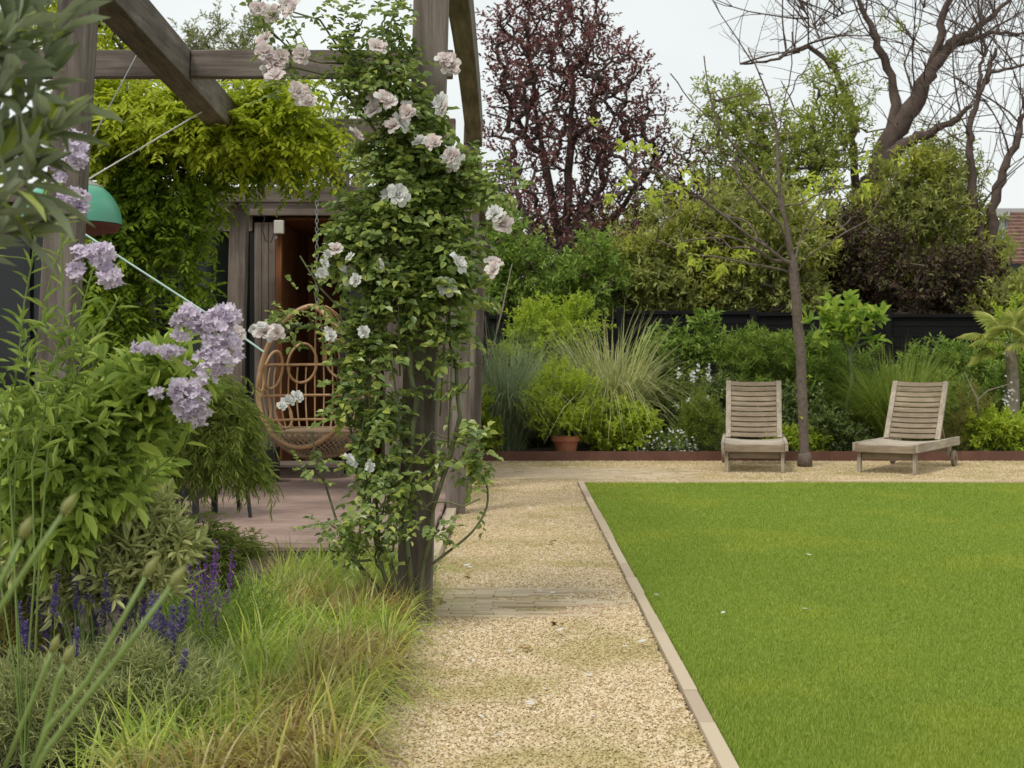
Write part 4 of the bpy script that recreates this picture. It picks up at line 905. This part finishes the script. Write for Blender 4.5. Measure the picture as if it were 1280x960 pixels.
for T_, O_, per in ((RT, RO, 7), (RT2, RO2, 5), (RT3, RO3, 5)):
    B = np.repeat(T_, per, 0)+rng.normal(0, .035, (len(T_)*per, 3)); D = unit(np.repeat(O_, per, 0)*.5+rng.normal(0, .6, B.shape)+[0, -.3, .1])
    ok = ~((B[:, 1] > Y1-.01) & (B[:, 1] < Y1+.16) & (B[:, 0]-.028*B[:, 2] > -.55) & (B[:, 0]-.028*B[:, 2] < -.37)); bpx = B[:, 0]/B[:, 1]*FPX+CX; bpy_ = HY-(B[:, 2]-CAMH)/B[:, 1]*FPX; ok &= ~((bpy_ > 410) & (bpx < 505) & (rng.uniform(0, 1, len(B)) < .42)) & ~((bpx < 425) & (rng.uniform(0, 1, len(B)) < .4)); ok &= ~((bpx > 505) & (bpx < 552) & (bpy_ > 400) & (rng.uniform(0, 1, len(B)) < .8)) & ~((bpx > 545) & (bpy_ > 380) & (rng.uniform(0, 1, len(B)) < .45)); B, D = B[ok], D[ok]
    shoots(f, B, D, .09, 6, .045 if per == 7 else .036, .035 if per == 7 else .027, 65, flat=True, jit=.3, droop=.2, grav=.2)
f.build('foliage', M['rose_leaf'], rs)
def bloom_mesh(r, mat, parent, nm='bloom', seed=0):
    g = np.random.default_rng(seed); m = MB()
    for ring, (n, rad, op, szr) in enumerate([(5, .06, .2, .6), (6, .12, .45, .8), (8, .16, .85, .95), (7, .18, 1.25, 1.05)]):
        for q in range(n):
            a = q*2*np.pi/n+ring*.6+g.normal(0, .12); c_, s_ = math.cos(a), math.sin(a); sz = szr*g.uniform(.75, 1.15); w = 2.3/n*sz*1.15; G = []
            o_ = op+g.normal(0, .22); rf = g.normal(0, .14)
            for i in range(4):
                t = i/3; el = R(90)-o_*(.35+.65*t); rr_ = rad+sz*t*math.cos(el); zz = sz*t*math.sin(el)*.85
                for j in (-1, -.5, 0, .5, 1):
                    wj = w*j*(math.sin(min(1, t*.85+.15)*math.pi*.62)); dx = rr_-abs(j)**2*.12*sz*t; G.append([c_*dx-s_*wj, s_*dx+c_*wj, zz+.05*sz*abs(j)*t+rf*t*math.sin(j*4+q)])
            F = [[i*5+j, i*5+j+1, (i+1)*5+j+1, (i+1)*5+j] for i in range(3) for j in range(4)]
            m.add(np.array(G)*r, F)
    return m.build(nm, mat, parent, local=True, smooth=True)
protos = [bloom_mesh(.043, M['petal'], rs, seed=s_) for s_ in (1, 2, 3)]+[bloom_mesh(.043, M['petalwhite'], rs, seed=4)]
spots = [(342, 82, 0), (350, 72, 0), (335, 92, 1), (345, 95, 2), (378, 120, 1), (372, 115, 0), (332, 50, 2), (322, 12, 0), (340, 18, 1), (368, 12, 2), (465, 122, 0), (480, 125, 1), (468, 138, 2), (486, 128, 1), (514, 140, 2), (510, 142, 0), (492, 158, 1), (500, 154, 3), (525, 178, 3), (543, 180, 0), (556, 75, 1), (562, 82, 0), (553, 130, 3), (555, 136, 1),
         (562, 198, 3), (572, 205, 2), (567, 196, 0), (485, 246, 3), (497, 244, 3), (505, 248, 3), (618, 268, 3), (628, 280, 2), (624, 272, 1), (618, 330, 2), (617, 338, 1), (410, 318, 3), (405, 330, 3), (420, 312, 1), (402, 342, 3), (438, 322, 3), (318, 412, 3), (331, 415, 2), (346, 416, 1), (325, 408, 3), (295, 418, 1), (414, 420, 3), (409, 416, 3), (445, 350, 3), (436, 346, 1),
         (352, 508, 3), (360, 502, 3), (371, 496, 3), (440, 580, 3), (436, 575, 3), (463, 583, 3) , (571, 330, 3), (558, 358, 3), (455, 415, 3), (360, 8, 1), (330, 66, 0), (386, 128, 2), (445, 170, 2), (475, 330, 3), (378, 70, 2), (472, 60, 2)]
from mathutils import Euler
for k_, (px, py, ty) in enumerate(spots[:-10]+spots[-10:]):
    b = protos[ty] if (k_ < 3 and ty == k_ and False) else protos[ty].copy()
    S.collection.objects.link(b); b.parent = rs; p = at(px, py, Y1-.32+.1*math.sin(k_*3.3)); b.location = Vector(p)-rs.location
    sc = rng.uniform(.75, 1.1)*(.62 if ty == 3 and py > 300 and px < 480 else 1); b.scale = (sc, sc, sc*.9); b.rotation_euler = Euler((rng.uniform(.6, 1.6), rng.normal(0, .5), rng.uniform(-.8, .8)))
for p_ in protos: bpy.data.objects.remove(p_)
# fallen petals
pm = MB(); pm.add([[0, 0, 0], [.012, -.006, .004], [.02, .004, .007], [.012, .014, .005], [-.002, .01, .003], [-.012, .002, .005], [-.004, -.008, .004]], [[0, 1, 2], [0, 2, 3], [0, 3, 4], [0, 4, 5], [0, 5, 6], [0, 6, 1]])
pet0 = pm.build('fallen_petal', M['petalwhite'], local=True)
tag(pet0, 'fallen white rose petal lying on the gravel path', 'petal', 'fallen rose petals on the gravel'); pet0.location = (0, 6.3, .008)
pp = [(530, 785), (524, 790), (576, 798), (564, 798), (636, 803), (703, 808), (706, 802), (592, 835), (738, 852), (550, 889), (660, 888), (563, 752), (643, 745), (675, 745), (692, 748), (587, 715), (585, 712), (695, 698), (676, 706), (711, 699), (558, 724), (640, 822), (804, 811), (782, 818), (735, 770), (730, 760), (757, 670), (742, 768), (690, 660), (665, 890), (620, 930), (820, 752), (1008, 770), (905, 775), (1010, 700), (705, 590), (560, 700), (700, 795), (525, 798), (680, 870), (600, 905), (740, 905), (572, 741), (663, 640)]
for k_, (px, py) in enumerate(pp):
    Yp = CAMH*FPX/(py-HY); b = pet0 if k_ == 0 else pet0.copy()
    if k_: S.collection.objects.link(b)
    b.location = (gx(px, Yp), Yp, .026 if px < 760 else .032); s_ = rng.uniform(.7, 1.5); b.scale = (s_, s_, s_*.8); b.rotation_euler = (rng.normal(0, .2), rng.normal(0, .2), rng.uniform(0, 6))
    if px > 800: b['label'] = 'fallen white rose petal lying on the lawn'; b['group'] = 'fallen rose petals on the lawn'
sc_ = MB(); 
for (px, py) in [(552, 754), (548, 757), (692, 783), (690, 681), (583, 725), (660, 815)]:
    Yp = CAMH*FPX/(py-HY); leaves(sc_, np.array([[gx(px, Yp), Yp, .018]]*4)+rng.normal(0, .012, (4, 3))*[1, 1, .3], rng.normal(0, 1, (4, 3))*[1, 1, .2], np.array([[0, 0, 1.]]*4), .03, .02)
sc_.build('dead_leaves', leafmat('deadleaf', [(.28, .13, .04), (.4, .24, .06), (.15, .08, .04)], .1), kind='stuff', label='scattered dry brown leaves on the path and brick strip', cat='leaves')

# ------------------------------------------------------------ foreground bed, left
Yc = 4.4
def campanula(label, base, Y, stems, fol, nt, name='bellflower', mat='campan', flowers=(), Lh=.085, Wd=.034, per=5, n=7):
    root = at(base, HY, Y)*[1, 1, 0]
    t = empty(name, root, label, 'flowering plant'); T, O = sample_blobs(fol, Y, nt, .7, .3)
    mb = MB(); f = MB()
    lines = [[root]+[at(p[0], p[1], Y+.05*math.sin(i*2.3)) for p in st] for i, st in enumerate(stems)]
    skeleton(mb, lines, T, .0042, .0018, wob=.03, power=.4); mb.build('stem', M['greenstem'], t, smooth=True)
    B = np.repeat(T, per, 0)+rng.normal(0, .03, (len(T)*per, 3)); D = unit(rng.normal(0, .5, B.shape)+[.35, -.1, .5]); shoots(f, B, D, .1, n, Lh, Wd, 60, droop=.25, jit=.3)
    for ln in lines:
        P = np.array(ln[1:])
        for i in range(len(P)-1):
            m_ = max(1, int(np.linalg.norm(P[i+1]-P[i])/.06)); Q = P[i]+(P[i+1]-P[i])*(np.arange(m_)/m_)[:, None]
            shoots(f, Q, np.repeat(unit(P[i+1]-P[i])[None], m_, 0), .06, 3, Lh*.9, Wd*.62, 62, droop=.2)
    f.build('foliage', M[mat], t)
    for fb in flowers:
        T, O = sample_blobs(fb[0], Y-.2, int(fb[1]*1.7), 1, .55); florets(T, .0165, M['lilac'], t, 'flower_cluster', 5, .35, None, .8)
    return t
campanula('bellflower with the big dense lilac heads leaning toward the egg chair', 110, Yc, [[(120, 640), (200, 520), (235, 400)], [(110, 660), (230, 560), (270, 450)], [(90, 650), (180, 560), (240, 520)], [(60, 660), (150, 500), (215, 410)], [(40, 600), (120, 470), (200, 440)]],
          [(130, 540, 65, 34), (90, 580, 70, 44), (50, 580, 60, 44), (185, 490, 40, 20), (100, 620, 50, 30), (60, 640, 60, 50)], 120,
          flowers=[([(272, 415, 24, 32), (278, 440, 24, 28), (262, 455, 20, 26), (270, 400, 20, 18), (283, 395, 18, 14)], 190), ([(238, 500, 24, 28), (245, 515, 18, 20), (225, 488, 18, 12)], 130), ([(232, 392, 16, 10), (222, 400, 10, 10), (246, 403, 12, 12), (240, 408, 10, 6)], 50), ([(180, 435, 16, 7), (205, 440, 10, 8), (218, 442, 10, 8), (232, 455, 6, 5), (196, 492, 10, 5), (225, 420, 12, 4)], 45)])
campanula('bellflower rising in front of the left pergola post with small lilac heads', 30, 4.1, [[(60, 560), (95, 420), (118, 330)], [(20, 560), (60, 360), (90, 250)], [(40, 580), (80, 400), (75, 190)], [(10, 560), (30, 380), (60, 220)], [(0, 600), (90, 480), (150, 370)]],
          [(20, 400, 30, 60), (60, 480, 50, 40), (20, 520, 40, 60), (100, 500, 30, 40), (10, 310, 30, 30)], 9, mat='narrow', Lh=.07, Wd=.016,
          flowers=[([(95, 188, 12, 24), (100, 200, 8, 12)], 42), ([(70, 205, 10, 8), (73, 223, 8, 8), (62, 195, 8, 6)], 26), ([(90, 248, 20, 12), (102, 262, 8, 8), (72, 256, 6, 6)], 48), ([(125, 318, 18, 14), (135, 345, 14, 14), (148, 348, 8, 10)], 60), ([(98, 318, 8, 8), (96, 338, 8, 10)], 26)])
# white hydrangea heads at the left edge
t = plant('hydrangea', 'hydrangea with creamy white heads at the left edge', 'shrub', 0, 4.6, [(0, 600, 50, 50), (50, 600, 40, 30)], M['mid'], M['stem'], nt=50, per=5, n=6, Lh=.09, Wd=.055, parts=('stem', 'foliage'), r0=.012, rmin=.003, s=.08, stems=4)
for bl in ([(10, 550, 20, 14), (-10, 540, 20, 20)], [(20, 572, 28, 12), (50, 578, 18, 8)], [(-4, 520, 12, 14)]):
    T, O = sample_blobs(bl, 4.45, 90, 1, .6); florets(T, .014, M['cream'], t, 'flower_head', 4, .1)
# feathery maple
plant('laceleaf_maple', 'feathery green laceleaf maple with slim trunk in front of the deck', 'tree', 216, 7.3, [(250, 505, 55, 32), (290, 540, 45, 28), (225, 560, 60, 22), (270, 568, 42, 18), (170, 575, 50, 20), (300, 575, 32, 12), (215, 545, 60, 30)],
      M['acer'], M['bark'], nt=200, per=8, s=.09, n=16, Lh=.05, Wd=.005, ang=65, flat=True, grav=.9, r0=.04, rmin=.003, updir=.15, droop=.4, power=.4, trunk=[[at(224, 745, 7.3), at(220, 690, 7.3), at(212, 620, 7.3), at(212, 560, 7.3), at(222, 520, 7.3)], [at(212, 590, 7.3), at(240, 560, 7.3), at(280, 540, 7.2)]])
plant('laceleaf_maple', 'low mound of dark feathery foliage at the corner of the deck', 'shrub', 275, 7.5, [(278, 690, 45, 18), (260, 700, 40, 20), (235, 665, 40, 18)], M['acer'], M['bark'], nt=90, per=7, s=.08, n=12, Lh=.05, Wd=.006, flat=True, grav=.6, r0=.015, rmin=.002, updir=.3, parts=('stem', 'foliage'))
plant('sage', 'soft grey green sage bush in front of the laceleaf maple', 'shrub', 140, 4.5, [(150, 670, 60, 30), (110, 650, 60, 30), (200, 690, 40, 22), (70, 690, 60, 40), (140, 720, 70, 40)], M['sage'], M['stem'], nt=130, per=6, s=.08, n=10, Lh=.058, Wd=.018, ang=60, r0=.01, rmin=.002, updir=.9, stems=5, parts=('stem', 'foliage'))
plant('leafy_perennial', 'dense pale green leafy perennial under the lilac bellflowers', 'plant', 60, 4.75, [(60, 620, 70, 50), (20, 680, 60, 50), (110, 600, 50, 40)], M['campan'], M['stem'], nt=90, per=5, n=8, Lh=.08, Wd=.03, r0=.01, rmin=.002, updir=.7, stems=4, s=.1, parts=('stem', 'foliage'))
# lavender and salvia
def spike_mesh(mat, L0, hl, r, parent, seed):
    g = np.random.default_rng(seed)
    m = MB(); m.tube([(0, 0, 0), (.004, 0, L0*.5), (0, 0, L0)], .0016, 4); st = m.build('flower_spike', M['greenstem'], parent, local=True)
    m = MB(); n = 56; z = L0+hl*g.uniform(-.35, 1, n); a = g.uniform(0, 6.28, n); d = np.stack([np.cos(a), np.sin(a), np.full(n, .7)], 1); P = np.stack([np.cos(a)*.002, np.sin(a)*.002, z], 1)
    leaves(m, P, d, np.array([[0, 0, 1.]]*n), r*(1.2-.6*(z-L0)/hl), r*.6, fold=.3); m.build('blossom', mat, st, local=True); return st
def spiky(name, label, base, Y, pts, mat, L0, hl, r, leafmat_, group):
    root = at(base, HY, Y)*[1, 1, 0]; t = empty(name, root, label, 'flowering plant', group)
    n = 420; a = rng.uniform(0, 6.28, n); m = MB(); P = root+np.stack([np.cos(a), np.sin(a)*1.2, a*0], 1)*rng.uniform(0, .2, n)[:, None]
    B = P+np.stack([np.cos(a)*.05, np.sin(a)*.05, rng.uniform(.0, .2, n)], 1); shoots(m, B, np.stack([np.cos(a)*.5, np.sin(a)*.5, np.ones(n)], 1), .14, 8, .04, .005, 35); m.build('foliage', M[leafmat_], t)
    pr = [spike_mesh(mat, L0, hl, r, t, s_) for s_ in (1, 2, 3)]
    for k_, (px, py) in enumerate(pts):
        tip = at(px, py, Y+rng.uniform(-.2, .2)); b0 = root+(tip-root)*[.5, .5, 0]; v = Vector(tip-b0); s0 = copy_tree(pr[k_ % 3], t)
        s0.location = Vector(b0)-t.location; s0.rotation_euler = v.to_track_quat('Z', 'Y').to_euler(); s_ = v.length/(L0+hl*.5); s0.scale = (1, 1, s_)
    for p_ in pr:
        for ch in [o_ for o_ in bpy.data.objects if o_.parent == p_]: bpy.data.objects.remove(ch)
        bpy.data.objects.remove(p_)
LG = 'lavender plants in the bed'
spiky('lavender', 'lavender clump at the left, below the sage bush', 50, 4.4, [(40, 745), (55, 770), (58, 790), (30, 800), (45, 735), (75, 785), (92, 790), (95, 800), (65, 760), (25, 770), (34, 790), (70, 740)], M['purple'], .3, .065, .015, 'lav_leaf', LG)
spiky('lavender', 'lavender clump left of centre with the tallest deep blue spikes', 140, 4.5, [(133, 738), (130, 760), (118, 775), (155, 750), (160, 765), (120, 785), (125, 715), (140, 735), (95, 735), (150, 790), (165, 745), (110, 720), (178, 775)], M['purple'], .32, .07, .015, 'lav_leaf', LG)
spiky('lavender', 'lavender clump leaning toward the straw coloured sedge', 185, 4.35, [(232, 760), (215, 775), (205, 785), (225, 770), (190, 760), (175, 800), (200, 800), (230, 825), (217, 812), (180, 750), (198, 762), (147, 812), (155, 840), (93, 850), (40, 900), (190, 815)], M['purple'], .3, .065, .015, 'lav_leaf', LG)
spiky('salvia', 'purple salvia clump in front of the deck corner', 262, 5.6, [(248, 705), (258, 712), (265, 720), (272, 708), (238, 722), (245, 735), (262, 740), (288, 712), (273, 760), (250, 765), (236, 712), (255, 728), (268, 700), (290, 722)], M['violet'], .26, .14, .013, 'mid', None)
border('mullein_fluff', 'fine straw coloured feathery grass at the lower left edge', 5, 4.6, [(0, 800, 40, 30), (20, 830, 50, 40)], 'bronze', cat='plant', nt=60, per=6, n=10, Lh=.06, Wd=.004)
border('curry_plant', 'mat of silvery green fine foliage below the lavender', 90, 4.3, [(40, 900, 60, 40), (120, 890, 70, 34), (80, 940, 90, 40), (180, 860, 50, 24)], 'lav_leaf', cat='plant', nt=220, per=8, n=12, Lh=.045, Wd=.004, updir=.9, s=.1)
# sedge
n = 10500
Ys = 3.7+3.9*rng.uniform(0, 1, n)**1.1; left = np.interp(Ys, [3.7, 4.4, 5.2, 6.2, 7.6], [-1.15, -1.05, -1.0, -1.15, -1.25]); right = -.47+.03*np.sin(Ys*5)
Xs = left+(right-left)*rng.uniform(0, 1, n)
cell = np.round(np.stack([Xs, Ys], 1)/.16+.35*np.sin(np.stack([Ys*7, Xs*7], 1)))*.16     # blades gather in tufts
Xs = Xs*.45+cell[:, 0]*.55; Ys = Ys*.45+cell[:, 1]*.55
dirx = (Xs-cell[:, 0])*8+rng.normal(.12, .3, n); diry = (Ys-cell[:, 1])*8+rng.normal(-.1, .3, n)
mb = MB(); ribbons(mb, np.stack([Xs, Ys, np.zeros(n)], 1), np.stack([dirx*.7, diry*.7, np.ones(n)], 1), rng.uniform(.22, .42, n), rng.uniform(.005, .0115, n), rng.uniform(.2, 1.15, n), 6)
mb.build('sedge', M['sedge'], kind='stuff', label='mass of arching straw and lime coloured sedge along the path edge', cat='ornamental grass')
# allium style buds close to the camera
def bud(pts, Y, label, w=.007):
    Y *= .8; w *= .8
    t = empty('agapanthus_bud', at(pts[0][0], pts[0][1], Y), label, 'flower bud', 'closed buds on tall green stems close to the camera')
    P = [at(p[0], p[1], Y+.04*i*0) for i, p in enumerate(pts)]; P[0][2] = P[0][2]; m = MB(); m.tube(P, [.0029]*(len(P)-1)+[.0022], 8); m.build('stem', M['greenstem'], t, smooth=True)
    d = unit(P[-1]-P[-2]); a = np.array([0, 1., 0]); m = MB(); Q = [P[-1]+d*w*q for q in (-.3, .3, 1.1, 2.0, 2.8, 3.6, 4.2)]; m.tube(Q, [.004, .8*w, w*1.05, w, .62*w, .25*w, .05*w], 10); m.build('bud_head', leafmat('budm', [(.15, .18, .07), (.17, .2, .08)], .2), t, smooth=True)
bud([(20, 1010), (60, 935), (110, 870), (165, 800), (216, 730)], 1.75, 'closed bud on the thickest diagonal green stem at the lower left')
bud([(20, 1010), (60, 910), (110, 850), (150, 780), (184, 718)], 1.95, 'paler closed bud just left of the highest diagonal one')
bud([(-40, 860), (0, 760), (40, 700), (80, 640)], 1.8, 'closed bud in front of the pale green leaves', .007)
bud([(-30, 780), (0, 730), (28, 670)], 1.8, 'closed bud nearest the left edge', .007)
bud([(30, 1000), (60, 900), (72, 850), (83, 826)], 2.0, 'low closed bud above the grass at the lower left', .0065)
bud([(-10, 1000), (30, 900), (55, 840), (66, 812)], 2.2, 'lowest faint closed bud beside its paler neighbour', .0065)

# olive branch close to the camera
Yo = 2.2
ot = empty('olive_tree', (gx(-60, Yo), Yo, 0), 'olive branches with narrow dark leaves reaching in at the upper left', 'tree')
ol = [[(-60, 1700), (-60, 400), (-30, 200), (10, 100)], [(-30, 200), (20, 150), (50, 90), (75, 20)], [(-30, 240), (10, 200), (40, 180), (65, 160)], [(-40, 300), (10, 240), (40, 230)], [(-40, 120), (0, 60), (20, 10)], [(-50, 330), (-10, 300), (20, 290)]]
mb = MB(); f = MB()
for i, ln in enumerate(ol):
    P = np.array([at(p[0], p[1], Yo+.06*math.sin(i*1.7)) for p in ln])
    if i == 0: P[0][2] = 0
    mb.tube(P, np.linspace(.016 if i == 0 else .004, .003 if i == 0 else .0012, len(P)), 6)
    for q in range(1 if i == 0 else 0, len(P)-1):
        if i == 0 and q == 1: continue
        m_ = 5; Q = P[q]+(P[q+1]-P[q])*(np.arange(m_)/m_)[:, None]; shoots(f, Q, np.repeat(unit(P[q+1]-P[q])[None], m_, 0)+rng.normal(0, .25, (m_, 3)), .04, 2, .09, .024, 48, droop=.15, jit=.35)
mb.build('trunk', M['bark'], ot, smooth=True)
T, O = sample_blobs([(-18, 120, 40, 60), (45, 80, 22, 24), (-18, 220, 34, 40), (-18, 40, 34, 40)], Yo, 9, .8, .1); shoots(f, T, O*.3+rng.normal(0, .3, T.shape)+[.5, -.1, .4], .07, 6, .09, .025, 45, jit=.35)
f.build('crown', M['olive'], ot)
